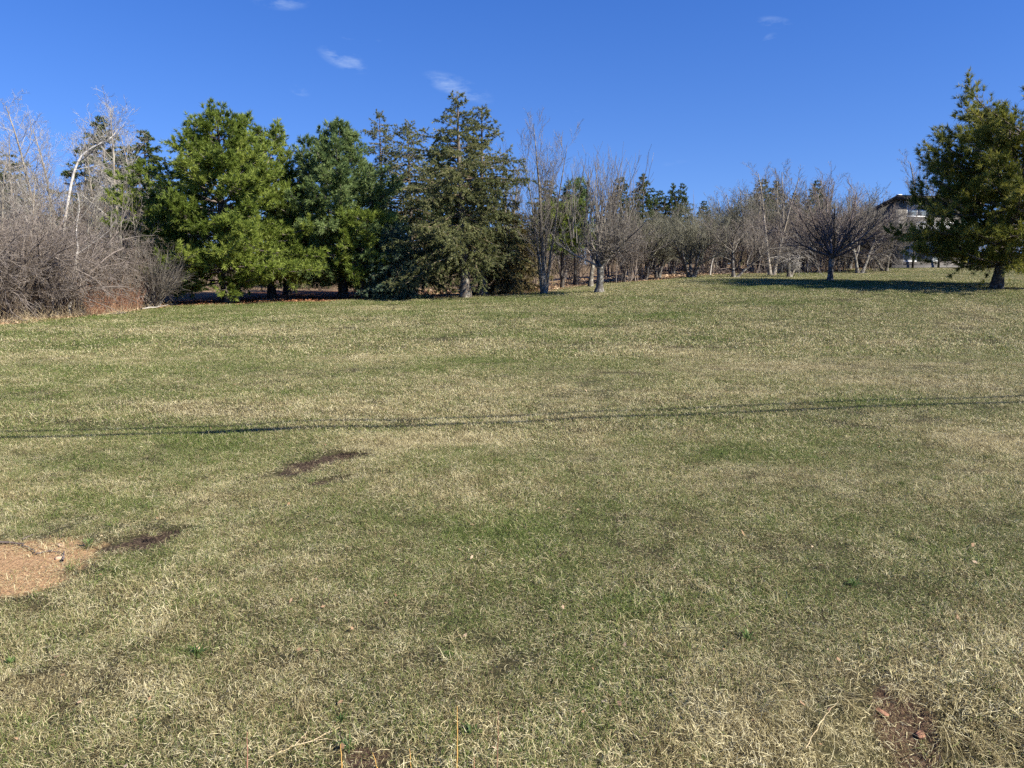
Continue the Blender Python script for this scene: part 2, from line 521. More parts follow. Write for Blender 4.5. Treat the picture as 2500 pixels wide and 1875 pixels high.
# ground sheet
def graded(a, b, s0, s1):
    out = [a]; s = s0
    while out[-1] < b:
        f = (out[-1] - a) / (b - a)
        out.append(out[-1] + s0 + (s1 - s0) * f)
    return out
xs = graded(0, 4.6, .06, .09) + graded(4.75, 30, .14, 1.4)[0:] + graded(31.5, 420, 2, 40)
xs = np.array(sorted(set([-v for v in xs] + xs)))
ys = np.array([-60, -20, -6, -2, -.8, -.2] + graded(0, 2.2, .08, .08)[:-1] + graded(2.24, 14, .042, .24)[:-1] + graded(14, 70, .25, 2)[:-1] + graded(72, 800, 3, 60))
gx, gy = np.meshgrid(xs, ys)
gz = G(gx, gy)
nxv, nyv = len(xs), len(ys)
idx = np.arange(nxv * nyv).reshape(nyv, nxv)
Q = np.stack([idx[:-1, :-1], idx[:-1, 1:], idx[1:, 1:], idx[1:, :-1]], -1).reshape(-1, 4)
fx, fy = gx.ravel(), gy.ravel()
wood = ss(-.5, .6, fy - edge_depth(fx, fy)) * (fy > 5)
pine_floor = wood * ss(-17.5, -15, fx) * (1 - ss(-5, -2.0, fx)) * (1 - ss(46, 54, fy))
rp_x, rp_y = spot(2430, 33)
pine_floor = np.maximum(pine_floor, .85 * np.exp(-(((fx - rp_x - .6) / 2.4) ** 2 + ((fy - rp_y) / .8) ** 2) ** 1.5))
sand = soil_val(fx, fy, 0)
for k_, (cx, cy, rx, ry, a, kind) in enumerate(SOIL):       # hollows where the turf is gone
    if kind == 1:
        dx, dy = fx - cx, fy - cy
        p = (dx * math.cos(a) + dy * math.sin(a)) / rx; q = (-dx * math.sin(a) + dy * math.cos(a)) / ry
        gz.ravel()[:] -= .10 * np.exp(-(p * p + q * q))
me = mesh_np('ground', np.stack([fx, fy, gz.ravel()], -1), Q, None,
             {'wood': wood, 'pine_floor': pine_floor, 'sand': sand, 'mud': soil_val(fx, fy, 1), 'earth': soil_val(fx, fy, 2)}, True)

m, nt, b = new_mat('ground_soil_and_thatch')
geo, frac = lawn_frac_nodes(nt)
fine = nt.nodes.new('ShaderNodeTexNoise'); fine.inputs['Scale'].default_value = 55; fine.inputs['Detail'].default_value = 5; fine.inputs['Roughness'].default_value = .7
nt.links.new(geo.outputs['Position'], fine.inputs[0])
thatch = ramp(nt, [(.34, (.016, .012, .007)), (.52, (.055, .041, .020)), (.72, (.16, .125, .062))])
nt.links.new(fine.outputs[0], thatch.inputs[0])
grn = ramp(nt, [(.34, (.014, .015, .006)), (.70, (.065, .080, .026))])
nt.links.new(fine.outputs[0], grn.inputs[0])
mx = nt.nodes.new('ShaderNodeMix'); mx.data_type = 'RGBA'
nt.links.new(frac.outputs[0], mx.inputs[0]); nt.links.new(thatch.outputs[0], mx.inputs[6]); nt.links.new(grn.outputs[0], mx.inputs[7])
cur = mx.outputs[2]
edge_n = nt.nodes.new('ShaderNodeTexNoise'); edge_n.inputs['Scale'].default_value = 13; edge_n.inputs['Detail'].default_value = 6; edge_n.inputs['Roughness'].default_value = .7
nt.links.new(geo.outputs['Position'], edge_n.inputs[0])
leafv = nt.nodes.new('ShaderNodeTexVoronoi'); leafv.inputs['Scale'].default_value = 9
nt.links.new(geo.outputs['Position'], leafv.inputs[0])
sepc = nt.nodes.new('ShaderNodeSeparateColor'); nt.links.new(leafv.outputs['Color'], sepc.inputs[0])
def over(cur, attr, stops, fac_src, lo, hi, wob=.55):
    at = nt.nodes.new('ShaderNodeAttribute'); at.attribute_name = attr
    ma = nt.nodes.new('ShaderNodeMath'); ma.operation = 'MULTIPLY_ADD'
    nt.links.new(edge_n.outputs[0], ma.inputs[0]); ma.inputs[1].default_value = wob
    nt.links.new(at.outputs['Fac'], ma.inputs[2])
    mr = nt.nodes.new('ShaderNodeMapRange'); mr.inputs['From Min'].default_value = lo + wob * .5; mr.inputs['From Max'].default_value = hi + wob * .5
    nt.links.new(ma.outputs[0], mr.inputs['Value'])
    rp = ramp(nt, stops); nt.links.new(fac_src, rp.inputs[0])
    mxx = nt.nodes.new('ShaderNodeMix'); mxx.data_type = 'RGBA'
    nt.links.new(mr.outputs[0], mxx.inputs[0]); nt.links.new(cur, mxx.inputs[6]); nt.links.new(rp.outputs[0], mxx.inputs[7])
    return mxx.outputs[2]
cur = over(cur, 'wood', [(0, (.09, .062, .04)), (.35, (.17, .115, .07)), (.7, (.27, .19, .115)), (1, (.38, .28, .18))], sepc.outputs[0], .35, .6)
cur = over(cur, 'pine_floor', [(.3, (.075, .034, .019)), (.7, (.21, .10, .055))], fine.outputs[0], .3, .6)
cur = over(cur, 'sand', [(.30, (.11, .065, .032)), (.46, (.33, .20, .10)), (.62, (.48, .31, .165)), (.78, (.60, .42, .25))], fine.outputs[0], .28, .52, .8)
cur = over(cur, 'mud', [(.36, (.010, .007, .005)), (.52, (.040, .027, .018)), (.70, (.13, .095, .065))], fine.outputs[0], .27, .36, .5)
cur = over(cur, 'earth', [(.3, (.028, .017, .010)), (.5, (.075, .046, .028)), (.75, (.17, .115, .075))], fine.outputs[0], .25, .5)
nt.links.new(cur, b.inputs['Base Color'])
bp = nt.nodes.new('ShaderNodeBump'); bp.inputs['Strength'].default_value = .8; bp.inputs['Distance'].default_value = .02
nt.links.new(fine.outputs[0], bp.inputs['Height']); nt.links.new(bp.outputs[0], b.inputs['Normal'])
b.inputs['Roughness'].default_value = .95
ground = ob('ground', me, m)
ground['kind'] = 'structure'

# ------------------------------------------------------------------ lawn grass: patches of real blades set out over the field
m, nt, b = new_mat('grass_blades')
geo, frac = lawn_frac_nodes(nt)
ib = nt.nodes.new('ShaderNodeAttribute'); ib.attribute_type = 'INSTANCER'; ib.attribute_name = 'green_bias'
fr2 = nt.nodes.new('ShaderNodeMath'); fr2.operation = 'ADD'
nt.links.new(frac.outputs[0], fr2.inputs[0]); nt.links.new(ib.outputs['Fac'], fr2.inputs[1])
rn = nt.nodes.new('ShaderNodeAttribute'); rn.attribute_name = 'rnd'
tn = nt.nodes.new('ShaderNodeAttribute'); tn.attribute_name = 'tone'
df = nt.nodes.new('ShaderNodeMath'); df.operation = 'SUBTRACT'
nt.links.new(fr2.outputs[0], df.inputs[0]); nt.links.new(rn.outputs['Fac'], df.inputs[1])
sel = nt.nodes.new('ShaderNodeMapRange'); sel.inputs['From Min'].default_value = -.06; sel.inputs['From Max'].default_value = .06
nt.links.new(df.outputs[0], sel.inputs['Value'])
straw = ramp(nt, [(0, (.125, .096, .046)), (.28, (.26, .212, .098)), (.6, (.49, .424, .222)), (1, (.74, .675, .43))])
dull = nt.nodes.new('ShaderNodeTexNoise'); dull.inputs['Scale'].default_value = 2.6; dull.inputs['Detail'].default_value = 4; dull.inputs['Roughness'].default_value = .65
nt.links.new(geo.outputs['Position'], dull.inputs[0])
dm = nt.nodes.new('ShaderNodeMath'); dm.operation = 'MULTIPLY_ADD'; dm.inputs[1].default_value = 1.15; dm.inputs[2].default_value = -.585
nt.links.new(dull.outputs[0], dm.inputs[0])
dt = nt.nodes.new('ShaderNodeMath'); dt.operation = 'ADD'; dt.use_clamp = True
nt.links.new(tn.outputs['Fac'], dt.inputs[0]); nt.links.new(dm.outputs[0], dt.inputs[1])
nt.links.new(dt.outputs[0], straw.inputs[0])
gr = ramp(nt, [(0, (.050, .082, .017)), (.5, (.112, .155, .034)), (1, (.20, .235, .070))])
nt.links.new(tn.outputs['Fac'], gr.inputs[0])
mx = nt.nodes.new('ShaderNodeMix'); mx.data_type = 'RGBA'
nt.links.new(sel.outputs[0], mx.inputs[0]); nt.links.new(straw.outputs[0], mx.inputs[6]); nt.links.new(gr.outputs[0], mx.inputs[7])
nt.links.new(mx.outputs[2], b.inputs['Base Color'])
b.inputs['Roughness'].default_value = .6
tr = nt.nodes.new('ShaderNodeBsdfTranslucent'); nt.links.new(mx.outputs[2], tr.inputs[0])
ms = nt.nodes.new('ShaderNodeMixShader'); ms.inputs[0].default_value = .22
nt.links.new(b.outputs[0], ms.inputs[1]); nt.links.new(tr.outputs[0], ms.inputs[2])
nt.links.new(ms.outputs[0], nt.nodes['Material Output'].inputs[0])
M_GRASS = m

def blades(n, size, lmin, lmax, w, seed, lay=.5, clump=0.0, comb=None, droop=.9, seg=2):
    """a square patch of grass blades: mesh with rnd (green or dry) and tone"""
    rng = np.random.default_rng(seed)
    xy = (rng.random((n, 2)) - .5) * size
    nc = max(4, int(n / 40))
    k = rng.integers(0, nc, n)
    if clump > 0:
        cc = (rng.random((nc, 2)) - .5) * size
        xy = xy * (1 - clump) + clump * (cc[k] + rng.normal(0, .03 * size / .5, (n, 2)))
    rnd = rng.random(n)
    dry = rnd > .5
    el = np.where(dry, rng.normal(.55 * (1 - lay) + .10, .35, n), rng.normal(.95, .3, n))
    el = np.clip(el, .03, 1.45)
    az = rng.random(n) * 2 * math.pi
    if clump > 0:                                    # blades of one clump lie over the same way
        caz = rng.random(nc) * 2 * math.pi
        az = np.where(rng.random(n) < .55, caz[k] + rng.normal(0, .6, n), az)
    if comb is not None:
        az = rng.normal(comb, .75, n)
    L = rng.uniform(lmin, lmax, n) ** 1.0 * np.where(dry, 1.15, .8) * rng.choice([.6, .8, 1.0, 1.35], n, p=[.3, .3, .3, .1])
    p = np.concatenate([xy, rng.uniform(-.006, .010, (n, 1)) * (lmax / .08)], 1)
    ws = w * rng.uniform(.55, 1.3, n) * .5
    curl = rng.normal(0, 1.0, n); dr = droop * rng.random(n)
    side = nz(np.stack([-np.sin(az), np.cos(az), rng.normal(0, .5, n)], -1)) * ws[:, None]
    rows = [np.stack([p - side, p + side], 1)]
    for j in range(seg):
        f = j / max(1, seg - 1)
        a = az + curl * f; e = el - dr * f * 1.2
        d = np.stack([np.cos(a) * np.cos(e), np.sin(a) * np.cos(e), np.sin(e)], -1)
        p = p + d * (L / seg)[:, None]
        p[:, 2] = np.maximum(p[:, 2], .0015)
        if j < seg - 1:
            sd = side * (1 - .25 * (j + 1) / seg)
            rows.append(np.stack([p - sd, p + sd], 1))
        else:
            rows.append(p[:, None, :])
    V = np.concatenate(rows, 1)
    m_ = V.shape[1]
    base = np.arange(n)[:, None] * m_
    Qd = np.concatenate([base + np.array([[2 * j, 2 * j + 1, 2 * j + 3, 2 * j + 2]]) for j in range(seg - 1)])
    T = base + np.array([[m_ - 3, m_ - 2, m_ - 1]])
    return mesh_np('grass_patch', V.reshape(-1, 3), Qd, T, {'rnd': np.repeat(rnd, m_), 'tone': np.repeat(rng.random(n), m_)})

def scatter(name, label, variants, P, rot, scl, gb, mat, cat='grass'):
    """one object that repeats the patch meshes on the points P"""
    lib = bpy.data.collections.new(name + '_patches')
    for k, meh in enumerate(variants):
        meh.materials.append(mat)
        o = bpy.data.objects.new('%s_patch_%02d' % (name, k), meh)
        lib.objects.link(o)
    me = mesh_np(name, P)
    n = len(P)
    a = me.attributes.new('rot', 'FLOAT_VECTOR', 'POINT'); a.data.foreach_set('vector', np.asarray(rot, np.float32).ravel())
    a = me.attributes.new('scl', 'FLOAT', 'POINT'); a.data.foreach_set('value', np.asarray(scl, np.float32))
    a = me.attributes.new('green_bias', 'FLOAT', 'POINT'); a.data.foreach_set('value', np.asarray(gb, np.float32))
    a = me.attributes.new('pick', 'INT', 'POINT'); a.data.foreach_set('value', np.random.default_rng(n).integers(0, len(variants), n).astype(np.int32))
    ng = bpy.data.node_groups.new(name, 'GeometryNodeTree')
    ng.interface.new_socket('Geometry', in_out='INPUT', socket_type='NodeSocketGeometry')
    ng.interface.new_socket('Geometry', in_out='OUTPUT', socket_type='NodeSocketGeometry')
    N, L = ng.nodes, ng.links
    gi, go = N.new('NodeGroupInput'), N.new('NodeGroupOutput')
    iop = N.new('GeometryNodeInstanceOnPoints')
    ci = N.new('GeometryNodeCollectionInfo'); ci.inputs['Collection'].default_value = lib
    ci.inputs['Separate Children'].default_value = True; ci.inputs['Reset Children'].default_value = True
    def attr(nm, ty):
        q = N.new('GeometryNodeInputNamedAttribute'); q.data_type = ty; q.inputs['Name'].default_value = nm
        return q.outputs[0]
    e2r = N.new('FunctionNodeEulerToRotation')
    L.new(attr('rot', 'FLOAT_VECTOR'), e2r.inputs[0])
    L.new(gi.outputs[0], iop.inputs['Points']); L.new(ci.outputs[0], iop.inputs['Instance'])
    iop.inputs['Pick Instance'].default_value = True
    L.new(attr('pick', 'INT'), iop.inputs['Instance Index'])
    L.new(e2r.outputs[0], iop.inputs['Rotation']); L.new(attr('scl', 'FLOAT'), iop.inputs['Scale'])
    L.new(iop.outputs[0], go.inputs[0])
    o = ob(name, me)
    md = o.modifiers.new('scatter', 'NODES'); md.node_group = ng
    return stuff(o, label, cat)

def lay_points(x, y, rng, yaw=None, lift=.004):
    e = .12
    z = G(x, y)
    dzx = (G(x + e, y) - G(x - e, y)) / (2 * e); dzy = (G(x, y + e) - G(x, y - e)) / (2 * e)
    rot = np.empty((len(x), 3))
    ya = rng.random(len(x)) * 2 * math.pi if yaw is None else yaw
    for i in range(len(x)):
        q = Vector((-dzx[i], -dzy[i], 1)).to_track_quat('Z', 'Y') @ Quaternion((0, 0, 1), ya[i])
        rot[i] = q.to_euler()
    return np.stack([x, y, z + lift], -1), rot

rng = np.random.default_rng(11)
def zone(y0, y1, cell, jitter=.28, over=1.0, margin=1.0):
    step = cell / over
    yy = np.arange(y0, y1, step)
    X, Y = [], []
    for y in yy:
        hw = .69 * (y + cell) + margin
        x = np.arange(-hw, hw, step)
        X.append(x + (rng.random(len(x)) - .5) * step * jitter * 2); Y.append(np.full(len(x), y) + (rng.random(len(x)) - .5) * step * jitter * 2)
    X, Y = np.concatenate(X), np.concatenate(Y)
    return X, Y
def bare_here(x, y, grow_, keep=.0):
    v = np.zeros(np.shape(x), bool)
    for (cx, cy, rx, ry, a, k) in SOIL:
        dx, dy = x - cx, y - cy
        p = (dx * math.cos(a) + dy * math.sin(a)) / (rx + grow_)
        q = (-dx * math.sin(a) + dy * math.cos(a)) / (ry + grow_)
        v |= (p * p + q * q) < 1
    return v & (rng.random(np.shape(x)) > keep)

x, y = zone(1.75, 8.7, .26, over=1.32, margin=.5)
k = ~bare_here(x, y, .12, .04)
x, y = x[k], y[k]
P, rot = lay_points(x, y, rng)
near_v = [blades(1150, .36, .016, .050, .0016, 100 + i, lay=.7, clump=.5, seg=3) for i in range(9)]
scatter('lawn_grass', 'patchy green and straw coloured short grass nearest the camera', near_v, P, rot, .78 + .75 * (noise(x / .7 + 5, y / .7) + .5) * rng.uniform(.6, 1.2, len(x)), green_bias(x, y), M_GRASS)

x, y = zone(8.5, 17.5, .62, over=1.25)
k = ~bare_here(x, y, .2)
x, y = x[k], y[k]
P, rot = lay_points(x, y, rng, lift=.010)
mid_v = [blades(2300, .85, .025, .062, .0030, 200 + i, lay=.6, clump=.45) for i in range(5)]
scatter('field_grass', 'short spring grass, green mixed with straw, across the middle of the field', mid_v, P, rot, .75 + .7 * (noise(x / 1.3 + 5, y / 1.0) + .5) * rng.uniform(.7, 1.2, len(x)), green_bias(x, y), M_GRASS)

x, y = zone(17, 66, 1.5, over=1.2, margin=3)
k = (y < edge_depth(x, y) + .2) & ~((x > 27) & (x < 46) & (y > 58.5))
x, y = x[k], y[k]
P, rot = lay_points(x, y, rng, lift=.022)
far_v = [blades(3300, 2.0, .045, .095, .0072, 300 + i, lay=.5, clump=.35) for i in range(5)]
scatter('meadow_grass', 'far end of the lawn below the trees, green and pale straw', far_v, P, rot, rng.uniform(.85, 1.2, len(x)), green_bias(x, y), M_GRASS)

# long dead grass hanging over the ditch bank, thickest at the bottom right
x = rng.uniform(-2.6, 3.6, 460); y = rng.uniform(1.7, 3.35, 460)
yb = 2.75 + .55 * ss(.3, 1.7, x) + .35 * noise(x / .55 + 31, 3.3)
k = (y < yb + .12) & (rng.random(460) < .06 + .9 * ss(.0, .9, x)) & ~bare_here(x, y, .04, .1)
x, y = x[k], y[k]
P, rot = lay_points(x, y, rng, rng.normal(-math.pi / 2, .5, len(x)))
long_v = [blades(95, .12, .06, .18, .0019, 400 + i, lay=.3, clump=.3, comb=0.0, droop=1.7, seg=4) for i in range(8)]
scatter('bank_grass', 'long dead straw grass hanging down the ditch bank', long_v, P, rot, rng.uniform(.6, 1.15, len(x)), np.full(len(x), -.42) + .2 * noise(x / .5, y / .5), M_GRASS)
# thin straw and crumbs strewn over the bare places
xx, yy = [], []
for (cx, cy, rx, ry, a_, kind) in SOIL:
    if kind == 1: continue
    n_ = int(40 * (rx * ry) ** .5 / .2)
    th = rng.random(n_) * 6.283; rr_ = np.sqrt(rng.random(n_)) * 1.5
    rr_ = np.where(rr_ < .75, rr_ + .55 * rng.random(n_), rr_)
    p_, q_ = np.cos(th) * rr_ * (rx + .05), np.sin(th) * rr_ * (ry + .05)
    xx.append(cx + p_ * math.cos(a_) - q_ * math.sin(a_)); yy.append(cy + p_ * math.sin(a_) + q_ * math.cos(a_))
x, y = np.concatenate(xx), np.concatenate(yy)
P, rot = lay_points(x, y, rng)
thin_v = [blades(34, .20, .025, .085, .0022, 600 + i, lay=.95) for i in range(6)]
scatter('strewn_straw', 'thin straw strewn over the bare soil patches', thin_v, P, rot, rng.uniform(.7, 1.2, len(x)), rng.normal(-.35, .2, len(x)), M_GRASS, 'straw')
# scattered taller tufts in the lawn
x = rng.uniform(-6, 6, 420); y = rng.uniform(2.4, 9, 420)
k = (np.abs(x) < .72 * y) & ~bare_here(x, y, -.05)
x, y = x[k], y[k]
P, rot = lay_points(x, y, rng)
tuft_v = [blades(60, .13, .04, .11, .0024, 500 + i, lay=.2, clump=.5, seg=3) for i in range(6)]
scatter('grass_tufts', 'taller ragged tufts of grass standing in the lawn', tuft_v, P, rot, rng.uniform(.6, 1.05, len(x)), rng.normal(-.02, .35, len(x)), M_GRASS)

# ------------------------------------------------------------------ tree builders
def spawn_rand(pts, rad, L, count, t0, ang, angsd, lfun, rng, rf=.5, flat=0.0):
    """count children spread over the parents by their length; lfun(parent_len, t) gives the child's length"""
    N, k, _ = pts.shape
    pa = rng.choice(N, size=count, p=L / L.sum())
    t = t0 + (1 - t0) * rng.random(count)
    fi = np.clip(t * (k - 1), 0, k - 1.0001); i = fi.astype(int); f = (fi - i)[:, None]
    p = pts[pa, i] * (1 - f) + pts[pa, i + 1] * f
    tan = nz(pts[pa, i + 1] - pts[pa, i])
    r = rad[pa, i] * (1 - f[:, 0]) + rad[pa, i + 1] * f[:, 0]
    q = rng.normal(0, 1, (count, 3)); q[:, 2] *= (1 - flat)
    perp = nz(q - (q * tan).sum(-1, keepdims=True) * tan)
    a = np.radians(rng.normal(ang, angsd, count))[:, None]
    d = nz(tan * np.cos(a) + perp * np.sin(a))
    return p, d, lfun(L[pa], t) * rng.uniform(.6, 1.3, count), r * rf, pa

def trunk_line(H, rng, lean=(0, 0), wob=.05, n=12):
    z = np.linspace(0, 1, n + 1)
    off = np.cumsum(rng.normal(0, wob, (n + 1, 2)), 0) * .35
    off -= off[0]
    p = np.zeros((n + 1, 3))
    p[:, 2] = z * H
    p[:, 0] = off[:, 0] + lean[0] * z; p[:, 1] = off[:, 1] + lean[1] * z
    return p

def root_flare(r, H, n=12):
    z = np.linspace(0, 1, n + 1)
    return np.maximum(r * (1 - z) ** .8, .012) * (1 + .38 * np.exp(-z * H / .25))

def make_trunk(pts, rad, mat, parent, sides=10, name='trunk', sub=4):
    """one trunk tube with a lumpy surface, set a little into the ground"""
    t0 = np.linspace(0, 1, len(pts)); t1 = np.linspace(0, 1, (len(pts) - 1) * sub + 1)
    P = np.stack([np.interp(t1, t0, pts[:, k]) for k in range(3)], -1); rr = np.interp(t1, t0, rad)
    P = np.concatenate([P[:1] - np.array([[0, 0, .25]]), P]); rr = np.concatenate([rr[:1] * 1.1, rr])
    g = Geo()
    tubes(g, P[None], rr[None], sides, np.array([.5]))
    V = g.v[0]
    c = np.repeat(P, sides, 0); j = np.tile(np.arange(sides), len(P))
    lump = 1 + .22 * noise(j * .9 + 3.1 * len(P), c[:, 2] * 1.6) + .10 * noise(j * 2.1, c[:, 2] * 7)
    g.v[0] = c + (V - c) * lump[:, None]
    return ob(name, g.mesh(name, True), mat, parent)

def pine(label, base, H, rmax, seed, mat=None, prof=None, hb=.10, limbs=(), lean=(0, 0), dens=1.0, trunk_r=None, tuft=.20, wid=.032, group=None, skirt=0, el_top=52):
    """white pine: whorled limbs with plumes of soft needles"""
    rng = np.random.default_rng(seed)
    x, y = base
    root = empty('pine_tree', (x, y, g1(x, y)))
    tag(root, label, 'pine tree', group)
    tl = trunk_line(H * .985, rng, lean)
    tr = trunk_r or H * .021
    rad = root_flare(tr, H)
    make_trunk(tl, rad, M_BARK_PINE, root)
    prof = prof or [(.0, .62), (.12, .85), (.30, 1.0), (.5, .80), (.7, .56), (.85, .36), (.95, .17), (1, .05)]
    ph, pr = zip(*prof)
    hs_, az_, len_, el_ = [], [], [], []
    h = hb * H
    while h < H * .97:
        f = (h / H - hb) / (1 - hb)
        nb = int(rng.integers(5, 8)) if f < .8 else 5
        a0 = rng.random() * 6.283
        for k in range(nb):
            hs_.append(h + rng.normal(0, .06 * H / 10)); az_.append(a0 + k * 6.283 / nb + rng.normal(0, .25))
            len_.append(max(.25, rmax * np.interp(f, ph, pr) * rng.uniform(.62, 1.10)))
            el_.append(np.interp(f, [0, .25, .6, .9, 1], [-9, 4, 20, el_top - 8, el_top + 8]) + rng.normal(0, 7))
        h += H * rng.uniform(.037, .056)
    for (h_, a_, l_, e_) in limbs:
        hs_.append(h_); az_.append(R(a_)); len_.append(l_); el_.append(e_)
    hs_, az_, len_, el_ = map(np.array, (hs_, az_, len_, el_))
    el_ = np.radians(el_)
    P = np.stack([np.interp(hs_, tl[:, 2], tl[:, k]) for k in range(3)], -1)
    D = np.stack([np.cos(az_) * np.cos(el_), np.sin(az_) * np.cos(el_), np.sin(el_)], -1)
    g = Geo()
    br = np.clip(len_ * .016, .012, .09)
    bp_, brad = grow(P, D, len_, br, np.full(len(P), .008), 6, rng, up=.30, wob=.13, bend=.25)
    gb_ = Geo()
    tubes(gb_, bp_, brad, 4)
    n = int(len_.sum() / .105 * dens)
    p, d, l, r, bpa = spawn_rand(bp_, brad, len_, n, .26, 47, 14, lambda L, t: np.clip(.20 * L * (1.15 - .75 * t) + .16, .14, 1.0), rng, .5, .72)
    tw, twr = grow(p, d, l, np.minimum(r, .012), np.full(n, .004), 3, rng, up=.35, wob=.12)
    tubes(gb_, tw[::2], twr[::2], 3)
    # plumes
    nt_ = int(l.sum() / .115 * dens)
    pp, dd, _, _, pa = spawn_rand(tw, twr, l, nt_, .22, 22, 14, lambda L, t: L * 0 + .1, rng)
    e_p, e_d = tw[:, -1], nz(tw[:, -1] - tw[:, -2])
    b_p, b_d = bp_[:, -1], nz(bp_[:, -1] - bp_[:, -2])
    PP = np.concatenate([pp, e_p, b_p]); DD = np.concatenate([dd, e_d, b_d])
    bsh = rng.random(len(bp_))
    tsh = .5 * bsh[bpa] + .25 * rng.random(n)
    shade = np.concatenate([tsh[pa], tsh, .5 * bsh + .2]) + rng.random(len(PP)) * .3
    needles(g, PP, DD, 12, tuft, wid, .50, rng, up=.18, rnd=np.clip(shade, 0, 1))
    # leader
    needles(g, tl[-3:] , np.tile([[0, 0, 1.]], (3, 1)), 14, tuft, wid, .5, rng)
    cr = ob('crown', g.mesh('pine_crown'), mat or M_PINE, root)
    ob('branch', gb_.mesh('pine_branches', True), M_TW_DARK, cr)['kind'] = 'stuff'
    return root

def spruce(label, base, H, rmax, seed, mat=None, prof=None, hb=.12, lean=(0, 0), dens=1.0, trunk_r=None, droop=.55, group=None, leaf=.115, wid=.030, limbs=()):
    """spruce: spire with drooping limbs and hanging branchlets"""
    rng = np.random.default_rng(seed)
    x, y = base
    root = empty('spruce_tree', (x, y, g1(x, y)))
    tag(root, label, 'spruce tree', group)
    tl = trunk_line(H * .985, rng, lean, .03)
    tr = trunk_r or H * .018
    rad = root_flare(tr, H)
    make_trunk(tl, rad, M_BARK_SPRUCE, root)
    prof = prof or [(0, .8), (.12, 1), (.35, .82), (.6, .52), (.8, .29), (.92, .14), (1, .04)]
    ph, pr = zip(*prof)
    hs_, az_, len_, el_ = [], [], [], []
    h = hb * H
    while h < H * .985:
        f = (h / H - hb) / (1 - hb)
        nb = int(rng.integers(5, 8))
        a0 = rng.random() * 6.283
        for k in range(nb):
            hs_.append(h + rng.normal(0, .10)); az_.append(a0 + k * 6.283 / nb + rng.normal(0, .3))
            len_.append(max(.18, rmax * np.interp(f, ph, pr) * rng.uniform(.55, 1.12)))
            el_.append(np.interp(f, [0, .3, .7, .92, 1], [-14, -4, 10, 28, 56]) + rng.normal(0, 8))
        h += H * rng.uniform(.026, .040)
    for (h_, a_, l_, e_) in limbs:
        hs_.append(h_); az_.append(R(a_)); len_.append(l_); el_.append(e_)
    hs_, az_, len_, el_ = map(np.array, (hs_, az_, len_, el_))
    el_ = np.radians(el_)
    P = np.stack([np.interp(hs_, tl[:, 2], tl[:, k]) for k in range(3)], -1)
    D = np.stack([np.cos(az_) * np.cos(el_), np.sin(az_) * np.cos(el_), np.sin(el_)], -1)
    gb_, g = Geo(), Geo()
    bp_, brad = grow(P, D, len_, np.clip(len_ * .014, .010, .06), np.full(len(P), .007), 6, rng, up=-.05, wob=.10, bend=.55)
    tubes(gb_, bp_, brad, 4)
    n = int(len_.sum() / .125 * dens)
    p, d, l, r, bpa = spawn_rand(bp_, brad, len_, n, .15, 52, 13, lambda L, t: np.clip(.23 * L * (1.1 - .7 * t) + .12, .12, .8), rng, .5, .75)
    tw, twr = grow(p, d, l, np.minimum(r, .010), np.full(n, .004), 4, rng, up=-droop, wob=.12)
    tubes(gb_, tw[::3], twr[::3], 3)
    nt_ = int(l.sum() / .068 * dens)
    pp, dd, _, _, pa = spawn_rand(tw, twr, l, nt_, .08, 20, 14, lambda L, t: L * 0 + .1, rng)
    q, e, _, _, _ = spawn_rand(bp_, brad, len_, int(len_.sum() / .09 * dens), .3, 25, 14, lambda L, t: L * 0 + .1, rng)
    PP = np.concatenate([pp, q, tw[:, -1], bp_[:, -1]]); DD = np.concatenate([dd, e, nz(tw[:, -1] - tw[:, -2]), nz(bp_[:, -1] - bp_[:, -2])])
    bsh = rng.random(len(bp_)); tsh = .5 * bsh[bpa] + .25 * rng.random(n)
    sh = np.concatenate([tsh[pa], rng.random(len(PP) - len(pp)) * .6]) + rng.random(len(PP)) * .3
    needles(g, PP, DD, 7, leaf, wid, .50, rng, rnd=np.clip(sh, 0, 1))
    needles(g, tl[-4:], np.tile([[0, 0, 1.]], (4, 1)), 12, leaf * 1.4, wid, .6, rng)
    cr = ob('crown', g.mesh('spruce_crown'), mat or M_SPRUCE, root)
    ob('branch', gb_.mesh('spruce_branches', True), M_TW_BROWN, cr)['kind'] = 'stuff'
    return root

